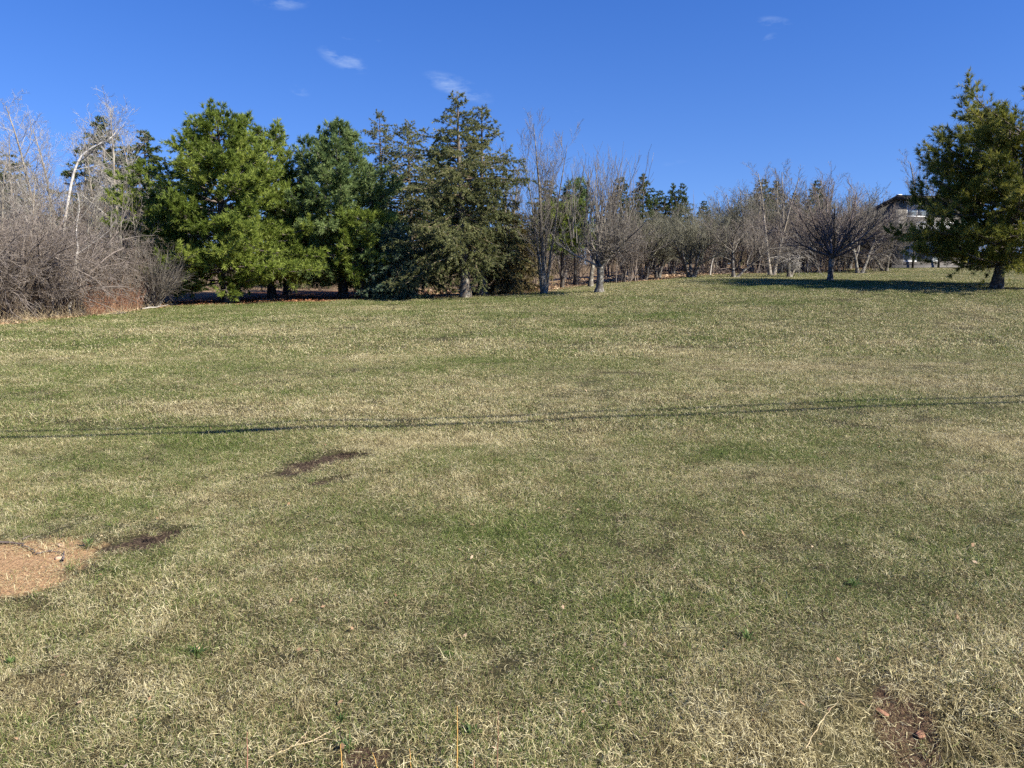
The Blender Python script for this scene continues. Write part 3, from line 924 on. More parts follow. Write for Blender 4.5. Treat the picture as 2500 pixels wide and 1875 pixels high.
def bare(name, label, cat, base, stems, levels, seed, bark, twig, group=None, tseg=8, wob=.10, up=.1, minr=.0055, tip=.35, flare=True, paths=None):
    """leafless tree or shrub. stems: list of (dx, dy, azimuth, elevation, length, radius); levels: dicts for spawn and grow.
    paths: explicit stem lines instead, list of (points, radii)"""
    rng = np.random.default_rng(seed)
    x, y = base
    root = empty(name, (x, y, g1(x, y)))
    tag(root, label, cat, group)
    if paths is None:
        S = np.array(stems, float)
        P = np.stack([S[:, 0], S[:, 1], np.zeros(len(S))], -1)
        a, e = np.radians(S[:, 2]), np.radians(S[:, 3])
        D = np.stack([np.cos(a) * np.cos(e), np.sin(a) * np.cos(e), np.sin(e)], -1)
        L = S[:, 4]
        pts, rad = grow(P, D, L, S[:, 5], np.maximum(S[:, 5] * tip, minr), tseg, rng, up=up, wob=wob)
    else:
        k = tseg + 1
        pts, rad, L = [], [], []
        for pp, rr in paths:
            pp = np.array(pp, float); t = np.linspace(0, 1, len(pp)); tt = np.linspace(0, 1, k)
            q = np.stack([np.interp(tt, t, pp[:, j]) for j in range(3)], -1)
            q[1:-1] = .25 * q[:-2] + .5 * q[1:-1] + .25 * q[2:]
            pts.append(q); rad.append(np.interp(tt, np.linspace(0, 1, len(rr)), rr)); L.append(np.linalg.norm(np.diff(q, axis=0), axis=1).sum())
        pts, rad, L = np.array(pts), np.array(rad), np.array(L)
    if len(pts) <= 8:
        for k in range(len(pts)):
            rr = rad[k].copy()
            if flare: rr[0] *= 1.45
            make_trunk(pts[k], rr, bark, root, 8, 'trunk' if len(pts) == 1 else 'stem', 3)
    g = Geo()
    if len(pts) > 8:
        tubes(g, pts, rad, 4)
    cp, cr_, cl = pts, rad, L
    for li, lv in enumerate(levels):
        p, d, l, r = spawn(cp, cr_, cl, lv['n'], lv.get('t0', .25), lv.get('t1', .97), lv.get('ang', 45), lv.get('sd', 12), lv.get('lenf', .5), rng,
                           lv.get('taper', .55), lv.get('rf', .6), lv.get('flat', 0.0), lv.get('lsd', .25))
        if 'dz' in lv: d[:, 2] += lv['dz']; d = nz(d)
        keep = l > lv.get('lmin', .1)
        p, d, l, r = p[keep], d[keep], l[keep], r[keep]
        r = np.maximum(r, minr)
        ns = lv.get('nseg', 4)
        q, qr = grow(p, d, l, r, np.maximum(r * .35, minr * .7), ns, rng, up=lv.get('up', .2), wob=lv.get('wob', .15), bend=lv.get('bend', 0))
        q[..., 2] = np.maximum(q[..., 2], .05)
        tubes(g, q, qr, lv.get('sides', 3), rng.random(len(q)))
        cp, cr_, cl = q, qr, l
    ob('crown', g.mesh(name + '_crown', True), twig, root)
    return root

def clone(root, base, label, rz=0.0, s=1.0, sz=None, group=None, mat=None):
    x, y = base
    c = root.copy(); COL.objects.link(c)
    c.location = (x, y, g1(x, y)); c.rotation_euler = (0, 0, rz); c.scale = (s, s, sz or s)
    c['label'] = label
    if group: c['group'] = group
    elif 'group' in c.keys(): del c['group']
    for ch in list(root.children):
        k = ch.copy(); COL.objects.link(k); k.parent = c
        for gc in list(ch.children):
            q = gc.copy(); COL.objects.link(q); q.parent = k
    return c

def fit(px, dist, top_py):
    """base point and height of a tree whose top shows at photo row top_py"""
    b = spot(px, dist)
    return b, height_to(px, top_py, dist) - g1(*b)

# ------------------------------------------------------------------ conifers
b, H = fit(556, 37.0, 268)
pine('big bright green white pine at the left end of the conifer row', b, H, 4.3, 21, M_PINE,
     [(0, .70), (.08, .88), (.22, 1.0), (.42, .84), (.60, .66), (.78, .44), (.90, .25), (.97, .12), (1, .05)], hb=.12, dens=1.06, el_top=40,
     limbs=[(4.0, 183, 5.3, 5), (3.8, 190, 5.0, 4), (4.1, 176, 4.8, 7), (3.2, 195, 4.9, 0), (2.3, 200, 4.3, -2), (1.6, 250, 3.5, -14), (1.5, 215, 3.6, -14), (2.2, 290, 4.4, -8), (2.4, 320, 4.8, -6), (1.8, 345, 4.8, -8), (4.6, 200, 3.9, 8), (4.4, 340, 3.8, 8), (3.4, 300, 4.0, 2), (3.6, 250, 3.8, 2)], trunk_r=.27)
b, H = fit(664, 41.0, 322)
pine('white pine just behind the big bright pine, its pale trunk showing under the boughs', b, H, 3.4, 22, M_PINE,
     [(0, .7), (.2, 1), (.5, .85), (.75, .62), (.9, .38), (1, .08)], hb=.13, limbs=[(2.2, 290, 3.6, -5), (1.9, 320, 3.4, -6)], trunk_r=.20, dens=.75)
b, H = fit(700, 44.5, 300)
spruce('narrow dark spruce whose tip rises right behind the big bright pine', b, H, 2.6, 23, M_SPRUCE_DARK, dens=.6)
b, H = fit(838, 40.5, 310)
pine('blue green white pine in the middle of the conifer row with a broad round top', b, H, 4.0, 24, M_PINE_BLUE,
     [(0, .72), (.15, 1), (.4, .88), (.62, .66), (.8, .44), (.92, .24), (1, .06)], hb=.11, el_top=42, limbs=[(2.4, 200, 4.4, -4), (2.0, 260, 4.0, -10), (1.9, 185, 3.8, -8), (3.4, 190, 4.0, 0), (2.0, 300, 3.4, -10)], trunk_r=.22, dens=1.08)
b, H = fit(884, 38.8, 520)
pine('small low pine under the round topped pine, its slim trunk lit by the sun', b, H, 1.9, 25, M_PINE, hb=.30, trunk_r=.11, dens=1.0, el_top=20,
     prof=[(0, .9), (.4, 1), (.8, .7), (1, .4)])
b, H = fit(937, 46.0, 277)
spruce('slim spruce with a bare patch of trunk below its tip, behind the round topped pine', b, H, 3.2, 26, M_SPRUCE, [(0, 1), (.3, .9), (.5, .62), (.6, .46), (.75, .48), (.88, .32), (1, .05)], dens=.66)
b, H = fit(1012, 44.0, 306)
spruce('spruce with a blunt twin tip left of the tallest spruce', b, H, 3.3, 27, M_SPRUCE, [(0, 1), (.35, .9), (.6, .74), (.8, .54), (.93, .30), (1, .06)], dens=.72, lean=(-.2, 0))
b, H = fit(960, 38.6, 555)
spruce('low blue green spruce tucked under the pines beside the tallest spruce', b, H, 1.8, 28, M_SPRUCE_BLUE, [(0, 1), (.4, .9), (.8, .5), (1, .1)], hb=.18, dens=.9, droop=.8)
b, H = fit(1137, 37.6, 218)
spruce('tallest spruce with a thick furrowed trunk at the lawn edge', b, H, 3.2, 29, M_SPRUCE,
       [(0, .72), (.10, 1), (.28, .92), (.48, .78), (.64, .60), (.78, .36), (.86, .20), (.94, .15), (1, .05)], hb=.19, trunk_r=.25, lean=(-.35, .2),
       limbs=[(5.6, -8, 3.6, 14), (5.3, -15, 3.4, 8), (6.2, 5, 2.9, 20), (2.2, 190, 3.9, -12), (2.6, 205, 3.8, -14), (3.2, 180, 3.6, -8), (2.4, 235, 3.0, -14), (7.3, 170, 2.4, 20), (6.6, 185, 2.7, 14)])
b, H = fit(1178, 39.6, 262)
spruce('spruce standing right behind the tallest spruce, its trunk flared at the foot', b, H, 3.0, 30, M_SPRUCE,
       [(0, .75), (.15, 1), (.4, .85), (.6, .68), (.8, .40), (.92, .22), (1, .06)], hb=.19, trunk_r=.22, limbs=[(2.6, -10, 3.5, -8), (3.4, 0, 3.4, -2)], dens=.8)
b, H = fit(1240, 40.5, 520)
spruce('small drying spruce with thin brownish foliage at the right end of the conifer row', b, H, 2.3, 31, M_SPRUCE_DRY, [(0, 1), (.35, .95), (.7, .7), (1, .25)], hb=.10, dens=.8, droop=.9, trunk_r=.10)

b, H = fit(2432, 33.0, 290)
right_pine = pine('large dark white pine standing alone on the lawn at the right edge', b, H, 4.3, 40, M_PINE_OLIVE,
     [(0, .80), (.08, .98), (.3, 1.0), (.5, 1.0), (.68, .93), (.80, .80), (.91, .60), (1, .34)], hb=.17,
     limbs=[(4.6, 178, 3.9, 16), (4.3, 190, 3.9, 10), (2.2, 205, 4.3, -10), (1.9, 225, 3.4, -16), (1.8, 212, 3.0, -20), (2.1, 185, 4.4, -8), (2.5, 180, 4.5, -4), (2.4, 193, 4.5, -8), (3.2, 185, 4.2, 0), (3.0, 200, 4.1, -2), (1.9, 240, 2.8, -18), (6.0, 175, 3.3, 30), (6.2, 190, 3.1, 32)], trunk_r=.22, tuft=.21, wid=.024, dens=.88, el_top=36, lean=(.9, 0))

# ------------------------------------------------------------------ leafless trees
def at_tree(px, dist): return spot(px, dist)

# multi-stemmed maple with upright brooms, centre
b, H = fit(1328, 38.0, 288)
maple_stems = [(.0, .0, 90, 88, H * .95, .13), (.08, .05, 10, 85, H * .86, .085), (-.08, .0, 180, 84, H * .80, .08), (.05, .08, 60, 83, H * .74, .065),
               (-.05, -.08, 230, 82, H * .62, .055)]
maple = bare('maple_tree', 'tall bare maple clump with many upright stems, right of the conifers', 'maple tree', b, maple_stems,
     [dict(n=22, t0=.18, t1=.98, ang=36, sd=11, lenf=.34, taper=.45, up=.75, wob=.13, nseg=5, rf=.26, sides=3),
      dict(n=9, t0=.2, ang=24, sd=9, lenf=.42, taper=.5, up=.35, wob=.09, nseg=4, rf=.55),
      dict(n=4, t0=.3, ang=26, sd=9, lenf=.45, taper=.4, up=.25, wob=.09, nseg=2, rf=.7)], 51, M_BARK_GREY, M_TW_GREY, wob=.045, up=.05, tip=.10, minr=.0045)

# old fruit tree with a pale lichened trunk, low spreading limbs and upright whips
b, H = fit(1463, 36.2, 375)
lt = [((0, 0, -.05), (.02, 0, .6), (.04, 0, 1.05), (.0, .0, 1.35)), (.185, .17, .165, .15)]
apple = bare('apple_tree', 'bare fruit tree with a short pale lichened trunk and tall upright whips', 'fruit tree', b, None,
     [dict(n=14, t0=.72, t1=1.0, ang=46, sd=17, lenf=1.75, taper=.0, up=.40, wob=.18, nseg=6, rf=.36, sides=5, lsd=.28),
      dict(n=9, t0=.2, t1=.98, ang=40, sd=16, lenf=.62, taper=.35, up=.55, wob=.18, nseg=5, rf=.55, sides=4),
      dict(n=7, t0=.15, ang=38, sd=16, lenf=.55, taper=.4, up=.45, wob=.18, nseg=4, rf=.6),
      dict(n=4, t0=.2, ang=40, sd=14, lenf=.42, taper=.4, up=.25, wob=.15, nseg=2, rf=.7)], 52, M_BARK_LICHEN, M_TW_GREY, minr=.005, paths=[lt], tseg=6)
# its upright whips (water shoots) belong to the same tree
rngw = np.random.default_rng(3)
gw = Geo()
P = np.stack([np.clip(rngw.normal(.1, .75, 85), -1.3, 1.4), rngw.normal(0, .6, 85), rngw.uniform(2.0, 3.6, 85)], -1)
D = nz(np.stack([P[:, 0] * .10 + .03, P[:, 1] * .12, np.ones(85)], -1))
Lw = rngw.uniform(.5, 1.0, 85) * (H - P[:, 2]) * 1.02
q, qr = grow(P, D, Lw, np.full(85, .018), np.full(85, .005), 7, rngw, up=.2, wob=.17)
tubes(gw, q, qr, 4)
p, d, l, r = spawn(q, qr, Lw, 7, .2, .97, 22, 8, .35, rngw, .5)
q2, qr2 = grow(p, d, l, np.maximum(r, .006), np.full(len(p), .005), 3, rngw, up=.2, wob=.08)
tubes(gw, q2, qr2, 3)
ob('whip', gw.mesh('water_shoots', True), M_TW_GREY, apple)

# round crab apple alone on the lawn, right
b, H = fit(2026, 38.2, 428)
lt = [((0, 0, -.05), (.02, 0, .5), (.0, 0, 1.0), (.02, .0, 1.25)), (.15, .135, .13, .12)]
crab = bare('crab_apple_tree', 'bare crab apple with a straight trunk and vase shaped dark crown alone on the lawn', 'fruit tree', b, None,
     [dict(n=12, t0=.72, t1=1.0, ang=50, sd=15, lenf=2.45, taper=.0, up=.60, wob=.09, nseg=6, rf=.48, sides=5, lsd=.15),
      dict(n=12, t0=.15, t1=.98, ang=30, sd=10, lenf=.50, taper=.45, up=.40, wob=.10, nseg=5, rf=.5, sides=4),
      dict(n=8, t0=.12, ang=30, sd=11, lenf=.48, taper=.45, up=.30, wob=.11, nseg=3, rf=.6),
      dict(n=4, t0=.2, ang=32, sd=12, lenf=.45, taper=.4, up=.2, wob=.12, nseg=2, rf=.7)], 53, M_BARK_DARK, M_TW_DARK, paths=[lt], tseg=6)

# arching tree beside the house
b, H = fit(2098, 52.0, 500)
arching = bare('bare_tree', 'arching bare tree with two pale trunks in front of the house', 'bare tree', b,
     [(-.12, 0, 120, 80, 2.6, .13), (.15, 0, 30, 66, 2.7, .12)],
     [dict(n=11, t0=.35, t1=1, ang=42, sd=14, lenf=1.35, taper=.2, up=-.05, wob=.2, nseg=6, rf=.5, sides=4, bend=-.55),
      dict(n=9, t0=.15, ang=42, sd=14, lenf=.55, taper=.4, up=-.1, wob=.2, nseg=4, rf=.55, bend=-.3),
      dict(n=7, t0=.15, ang=42, sd=14, lenf=.52, taper=.4, up=-.1, wob=.2, nseg=3, rf=.6),
      dict(n=3, t0=.2, ang=42, sd=14, lenf=.5, taper=.4, up=-.1, wob=.2, nseg=2, rf=.7)], 54, M_BARK_GREY, M_TW_GREY, tip=.6)

clone(arching, spot(2160, 54.5), 'bare tree whose arching twigs screen the corner of the house', 2.2, .95)
# grey lichened fruit tree clumps along the back of the lawn
b, H = fit(1687, 47.0, 515)
clump = bare('bare_tree', 'dense grey bare tree on a cluster of short dark trunks behind the lawn', 'bare tree', b,
     [(-.15, 0, 150, 66, 2.4, .10), (.0, .1, 100, 76, 2.8, .11), (.15, 0, 20, 66, 2.5, .10), (.05, -.1, 300, 72, 2.3, .08), (-.1, -.05, 210, 62, 2.2, .08)],
     [dict(n=8, t0=.25, t1=1, ang=36, sd=14, lenf=.95, taper=.25, up=.40, wob=.16, nseg=5, rf=.55, sides=4),
      dict(n=8, t0=.15, ang=36, sd=14, lenf=.55, taper=.4, up=.30, wob=.18, nseg=4, rf=.55),
      dict(n=6, t0=.15, ang=38, sd=14, lenf=.55, taper=.4, up=.2, wob=.18, nseg=3, rf=.6),
      dict(n=3, t0=.2, ang=38, sd=14, lenf=.5, taper=.4, up=.2, wob=.18, nseg=2, rf=.7)], 55, M_BARK_DARK, M_TW_LICHEN, tip=.55)
clone(clump, spot(1572, 47.5), 'leaning grey bare tree with crossing trunks right of the upright fruit tree', 2.1, 1.0)
clone(clump, spot(1606, 49.5), 'grey bare tree on dark forked stems between two others behind the lawn', 4.0, .95)
clone(clump, spot(1640, 54.0), 'grey bare tree half hidden behind the clump with dark trunks', 1.2, .95)
clone(clump, spot(1530, 55.0), 'grey bare tree behind the brush pile of cut branches', 3.1, 1.0)
clone(clump, spot(1760, 57.0), 'grey bare tree behind the low slanting tree', 5.1, 1.3)
clone(clump, spot(1860, 60.0), 'grey bare tree behind the foot of the twin trunked poplar', .4, 1.35)
clone(clump, spot(1965, 58.0), 'grey bare tree left behind the crab apple crown', 2.6, 1.3)
clone(clump, spot(2070, 59.0), 'grey bare tree right behind the crab apple crown', 3.7, 1.3)
b, H = fit(1790, 46.0, 520)
lowtree = bare('bare_tree', 'low bare tree with a long limb slanting up to the right', 'bare tree', b,
     [(0, 0, 95, 84, 2.2, .12), (.2, 0, 10, 42, 2.6, .08)],
     [dict(n=11, t0=.3, t1=1, ang=44, sd=14, lenf=1.05, taper=.3, up=.30, wob=.2, nseg=5, rf=.55, sides=4),
      dict(n=8, t0=.15, ang=40, sd=14, lenf=.55, taper=.4, up=.25, wob=.2, nseg=4, rf=.55),
      dict(n=7, t0=.15, ang=40, sd=14, lenf=.55, taper=.4, up=.2, wob=.2, nseg=3, rf=.6),
      dict(n=3, t0=.2, ang=38, sd=14, lenf=.5, taper=.4, up=.2, wob=.18, nseg=2, rf=.7)], 56, M_BARK_DARK, M_TW_GREY, tip=.5)
# poplar kinds, tall and pale
b, H = fit(1884, 50.0, 395)
poplar = bare('poplar_tree', 'tall bare twin trunked poplar whose pale trunks form a narrow V', 'poplar tree', b,
     [(-.12, 0, 165, 82, H * .92, .12), (.12, 0, 12, 82, H * .88, .11)],
     [dict(n=22, t0=.22, t1=.97, ang=42, sd=11, lenf=.36, taper=.6, up=.65, wob=.13, nseg=5, rf=.32, sides=3),
      dict(n=8, t0=.2, ang=36, sd=12, lenf=.42, taper=.4, up=.4, wob=.13, nseg=4, rf=.55),
      dict(n=5, t0=.2, ang=36, sd=12, lenf=.45, taper=.4, up=.3, wob=.13, nseg=2, rf=.7)], 57, M_BARK_PALE, M_TW_GREY, tip=.2, wob=.05, up=.05)
def sized(src_h, px, dist, top):
    b_, h_ = fit(px, dist, top)
    return b_, h_ / src_h
PH = H
for px, dist, top, rz, lab in [(1770, 58, 470, 1.0, 'slender bare poplar in the gap right of the far spruces'),
                               (1835, 56, 430, 2.2, 'bare poplar just left of the tall twin trunked poplar'),
                               (1955, 60, 440, 3.3, 'bare poplar rising behind the crab apple on its left'),
                               (2060, 62, 452, 4.4, 'bare poplar rising behind the crab apple on its right'),
                               (2250, 66, 368, .4, 'bare poplar behind the house, its top beside the dark right pine'),
                               (1235, 52, 385, 5.2, 'bare poplar behind the drying spruce at the end of the conifers'),
                               (1375, 56, 470, 2.9, 'bare poplar behind the tall maple clump'),
                               (1905, 57, 400, 1.6, 'tall bare poplar just right of the twin trunked one'),
                               (1800, 60, 455, .2, 'thin bare poplar above the low slanting tree'),
                               (2000, 64, 430, 2.4, 'bare poplar straight behind the crab apple'),
                               (2120, 66, 465, 3.8, 'bare poplar left of the house roof'),
                               (1740, 64, 500, 4.0, 'bare poplar behind the white birch pole')]:
    b, s_ = sized(PH, px, dist, top)
    clone(poplar, b, lab, rz, s_)
# pale trees at the left edge of the wood
b, H = fit(300, 39.0, 222)
aspen = bare('poplar_tree', 'tall pale poplar with a silvery crown left of the big pine', 'poplar tree', b,
     [(0, 0, 100, 86, H * .95, .13), (.1, .1, 10, 84, H * .62, .07)],
     [dict(n=36, t0=.28, t1=.98, ang=50, sd=14, lenf=.28, taper=.45, up=.55, wob=.22, nseg=5, rf=.34, sides=3),
      dict(n=8, t0=.2, ang=46, sd=14, lenf=.42, taper=.4, up=.3, wob=.22, nseg=4, rf=.55),
      dict(n=6, t0=.2, ang=44, sd=14, lenf=.45, taper=.4, up=.25, wob=.2, nseg=2, rf=.7)], 58, M_BARK_PALE, M_TW_PALE, tip=.15, wob=.07, up=.05, minr=.0048)
AH = H
for px, dist, top, rz, lab in [(118, 42, 238, 2.0, 'tall pale poplar with a broad silvery crown near the left edge'),
                               (45, 44, 310, 3.6, 'pale poplar with thin twigs at the far left, beside the dark spruce tip'),
                               (205, 50, 300, 5.0, 'thin pale poplar between the two tall silvery poplars'),
                               (352, 47, 300, .7, 'thin pale poplar just behind the left boughs of the big pine'),
                               (10, 40, 350, 4.4, 'short pale poplar rising over the scrub at the left edge'),
                               (160, 46, 290, 1.1, 'pale poplar whose crown shows above the bend of the arched birch'),
                               (250, 44, 330, 3.0, 'pale poplar with crooked twigs left of the tall silvery one'),
                               (85, 38, 400, 5.6, 'low pale poplar in the scrub below the broad silvery crown')]:
    b, s_ = sized(AH, px, dist, top)
    clone(aspen, b, lab, rz, s_)
# birch bent over in an arch
bx, by = spot(128, 36.0)
gz0 = g1(bx, by)
def rel(px, py, dist, dy=0):
    d = ray(px, py); t = dist / d[1]
    return (d[0] * t - bx, dist + dy - by, EYE + d[2] * t - gz0)
arch_pts = [(0, 0, -.1), rel(140, 640, 36), rel(158, 540, 36), rel(166, 490, 36), rel(174, 445, 36), rel(184, 408, 36), rel(198, 380, 36), rel(222, 358, 36, .1), rel(250, 346, 36, .2), rel(268, 330, 36, .3), rel(276, 312, 36, .4)]
bare('birch_tree', 'pale birch bent over in an arch towards the right above the scrub', 'birch tree', (bx, by), None,
     [dict(n=12, t0=.45, t1=1, ang=42, sd=14, lenf=.20, taper=.3, up=.25, wob=.2, nseg=5, rf=.5, sides=4),
      dict(n=7, t0=.2, ang=42, sd=14, lenf=.45, taper=.4, up=.2, wob=.2, nseg=3, rf=.55),
      dict(n=4, t0=.2, ang=42, sd=14, lenf=.5, taper=.4, up=.2, wob=.2, nseg=2, rf=.7)], 59, M_BARK_WHITE, M_TW_PALE, paths=[(arch_pts, (.066, .062, .06, .057, .05, .04, .028, .012))], tseg=22)
bx, by = spot(168, 30.0); gz0 = g1(bx, by)
bare('birch_tree', 'crooked white birch stem low in the scrub on the left', 'birch tree', (bx, by), None,
     [dict(n=9, t0=.5, t1=1, ang=40, sd=14, lenf=.4, taper=.3, up=.35, wob=.2, nseg=4, rf=.5), dict(n=5, t0=.2, ang=40, lenf=.5, nseg=3)],
     60, M_BARK_WHITE, M_TW_PALE, paths=[([(0, 0, -.1), rel(172, 710, 30), rel(187, 672, 30), rel(182, 640, 30), rel(192, 608, 30), rel(183, 560, 30.2), rel(196, 515, 30.3), rel(190, 470, 30.3)], (.07, .065, .055, .045, .032, .016, .010, .006))], tseg=16)
sap = bare('sapling', 'slim forked pale sapling in the scrub left of the tall silvery poplar', 'sapling', spot(246, 33.0),
     [(0, 0, 80, 88, 4.9, .045), (.05, 0, 20, 76, 3.4, .03)],
     [dict(n=11, t0=.3, ang=44, sd=12, lenf=.30, taper=.5, up=.6, wob=.15, nseg=4, rf=.5), dict(n=5, t0=.2, ang=40, lenf=.45, nseg=3, up=.3)], 61, M_BARK_GREY, M_TW_GREY, tip=.2)
clone(sap, spot(190, 34), 'slim pale sapling with a wineglass fork above the crooked white birch', 2.2, .95)
clone(sap, spot(318, 35), 'slim pale sapling at the foot of the tall silvery poplar', 4.1, .8)
for px, dist, s_, rz, lab in [(222, 31, 1.0, .5, 'slim grey sapling just right of the crooked white birch'), (275, 32.5, .95, 1.5, 'slim grey sapling rising from the red stems'),
                              (140, 33, 1.15, 2.5, 'slim grey sapling left of the arched birch'), (100, 32, 1.1, 3.5, 'slim grey sapling in the arching scrub at the left'),
                              (55, 34, 1.2, 4.5, 'tall grey sapling behind the arching scrub at the left'), (345, 34.5, 1.0, 5.5, 'slim grey sapling behind the fan shaped shrub'),
                              (300, 33.5, 1.1, .9, 'tall slim sapling right in front of the silvery poplar'), (15, 30, 1.0, 1.9, 'grey sapling by the left edge of the picture')]:
    clone(sap, spot(px, dist), lab, rz, s_)
# white birch snag by the low tree and a leaning grey trunk
bx, by = spot(1733, 50); 
g = Geo()
bare('birch_snag', 'broken white birch pole standing left of the low slanting tree', 'birch tree', (bx, by), [(0, 0, 20, 82, 1.35, .055)], [dict(n=2, t0=.6, ang=50, lenf=.12)], 62, M_BARK_WHITE, M_TW_PALE, tip=.8)
bx, by = spot(1441, 42.0)
bare('bare_tree', 'leaning grey trunk on the leaf litter just left of the pale fruit tree', 'bare tree', (bx, by), [(0, 0, 60, 82, 3.6, .13)],
     [dict(n=10, t0=.4, ang=45, lenf=.55, up=.4, nseg=5, sides=4), dict(n=8, t0=.2, ang=40, lenf=.5, up=.3, nseg=4), dict(n=6, t0=.2, ang=40, lenf=.5, nseg=2)], 63, M_BARK_GREY, M_TW_PURPLE, tip=.4)
# broken tree with hanging pale branches
b = spot(1926, 46.5)
bare('broken_tree', 'broken stump with torn pale branches hanging to the grass', 'broken tree', b, [(0, 0, 70, 70, 1.3, .16), (.1, 0, 20, 60, 1.8, .07)],
     [dict(n=16, t0=.5, t1=1, ang=70, sd=20, lenf=.95, taper=.2, up=-1.1, wob=.25, nseg=6, rf=.35, sides=4),
      dict(n=7, t0=.2, ang=45, sd=14, lenf=.5, taper=.3, up=-.9, wob=.2, nseg=3, rf=.6),
      dict(n=3, t0=.2, ang=40, lenf=.5, nseg=2, up=-.6)], 64, M_BARK_GREY, M_TW_PALE, tip=.6)

# small pine behind the fruit tree
b, H = fit(1405, 47.0, 440)
pine('small pale green pine showing through the whips of the fruit tree', b, H, 1.5, 41, M_PINE_BLUE, [(0, 1), (.4, .9), (.75, .65), (1, .2)], hb=.35, trunk_r=.12, dens=.85)
b, H = fit(1372, 44.0, 505)
pine('low bright green pine bough mass right of the maple clump', b, H, 1.7, 42, M_PINE, [(0, .5), (.4, .8), (.7, 1), (1, .7)], hb=.5, trunk_r=.10, dens=1.0, el_top=15, limbs=[(2.6, 180, 2.0, 10), (2.9, 170, 1.8, 12), (2.4, 0, 1.8, 0)])

# far spruces, one model repeated
b, H = fit(1567, 84.0, 424)
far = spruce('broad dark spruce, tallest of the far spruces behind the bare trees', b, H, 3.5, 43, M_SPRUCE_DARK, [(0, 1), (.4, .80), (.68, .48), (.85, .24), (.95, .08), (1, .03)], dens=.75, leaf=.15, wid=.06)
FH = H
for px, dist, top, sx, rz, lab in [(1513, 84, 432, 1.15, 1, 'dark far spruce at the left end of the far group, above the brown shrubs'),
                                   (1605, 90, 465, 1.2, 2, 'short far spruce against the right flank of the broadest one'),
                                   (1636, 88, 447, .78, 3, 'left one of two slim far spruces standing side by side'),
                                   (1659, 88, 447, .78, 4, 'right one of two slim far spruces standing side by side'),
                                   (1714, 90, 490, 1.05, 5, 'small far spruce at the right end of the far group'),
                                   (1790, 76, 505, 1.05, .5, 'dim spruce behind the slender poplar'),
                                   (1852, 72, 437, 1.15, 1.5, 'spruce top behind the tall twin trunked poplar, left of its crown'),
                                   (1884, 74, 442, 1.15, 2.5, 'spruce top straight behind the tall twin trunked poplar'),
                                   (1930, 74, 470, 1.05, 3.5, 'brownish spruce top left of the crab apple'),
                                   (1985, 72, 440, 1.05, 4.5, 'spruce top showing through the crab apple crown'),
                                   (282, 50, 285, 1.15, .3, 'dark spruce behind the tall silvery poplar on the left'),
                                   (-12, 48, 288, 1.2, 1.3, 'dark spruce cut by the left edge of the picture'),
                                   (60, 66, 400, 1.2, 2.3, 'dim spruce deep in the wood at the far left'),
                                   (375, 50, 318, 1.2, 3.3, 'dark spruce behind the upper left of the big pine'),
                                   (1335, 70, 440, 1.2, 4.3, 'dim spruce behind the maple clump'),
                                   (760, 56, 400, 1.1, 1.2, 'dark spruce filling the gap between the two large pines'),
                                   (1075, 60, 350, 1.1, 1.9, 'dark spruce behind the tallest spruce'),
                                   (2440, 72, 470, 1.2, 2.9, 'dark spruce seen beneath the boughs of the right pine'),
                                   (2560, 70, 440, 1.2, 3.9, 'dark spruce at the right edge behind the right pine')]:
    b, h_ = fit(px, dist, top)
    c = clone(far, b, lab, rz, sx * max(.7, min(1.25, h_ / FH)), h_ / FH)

# ------------------------------------------------------------------ scrub and thickets
arch_shrub = bare('shrub', 'large arching grey brown shrub at the left edge of the lawn', 'shrub', spot(20, 27.0),
     [(.25 * math.cos(k * 2.4), .25 * math.sin(k * 2.4), k * 137.5, 48 + (k * 37) % 36, 2.4 + (k * 53 % 100) / 100 * 1.7, .030 + .02 * (k % 3)) for k in range(26)],
     [dict(n=8, t0=.2, ang=40, sd=14, lenf=.55, taper=.3, up=-.35, wob=.2, nseg=5, rf=.62, sides=3),
      dict(n=6, t0=.15, ang=40, sd=14, lenf=.5, taper=.4, up=-.25, wob=.22, nseg=3, rf=.6),
      dict(n=4, t0=.15, ang=40, sd=14, lenf=.5, taper=.4, up=-.1, wob=.2, nseg=2, rf=.7)], 70, M_BARK_GREY, M_TW_PURPLE, up=-.75, wob=.12, minr=.005)
for px, dist, s_, rz, lab in [(115, 28.5, 1.05, 1.0, 'arching grey shrub between the left edge and the crooked birch'),
                              (-60, 26.0, 1.0, 2.0, 'arching shrub cut by the left edge of the picture'),
                              (60, 31, 1.1, 3.0, 'tall arching shrub behind the ones at the left edge'),
                              (200, 33, .95, 4.0, 'tall brown shrub behind the crooked white birch'),
                              (-20, 33, 1.3, 5.0, 'tallest arching shrub, at the far left below the dark spruce'),
                              (262, 36, .75, .6, 'brown shrub around the foot of the tall silvery poplar'),
                              (130, 37, 1.15, 1.7, 'high twiggy shrub below the broad silvery poplar')]:
    clone(arch_shrub, spot(px, dist), lab, rz, s_)
rk = np.random.default_rng(8)
clone_fan = bare('shrub', 'round fan shaped grey shrub with straight stems beside the big pine', 'shrub', spot(372, 33.2),
     [(.12 * rk.normal(), .12 * rk.normal(), rk.uniform(-80, 75) if k % 3 else rk.uniform(0, 360), rk.uniform(32, 86), rk.uniform(1.7, 2.6), .018) for k in range(34)],
     [dict(n=8, t0=.2, ang=24, sd=9, lenf=.5, taper=.4, up=.05, wob=.08, nseg=3, rf=.6),
      dict(n=5, t0=.2, ang=24, sd=9, lenf=.5, taper=.4, up=.05, wob=.08, nseg=2, rf=.7)], 71, M_BARK_GREY, M_TW_GREY, wob=.06, up=.05, minr=.0045)
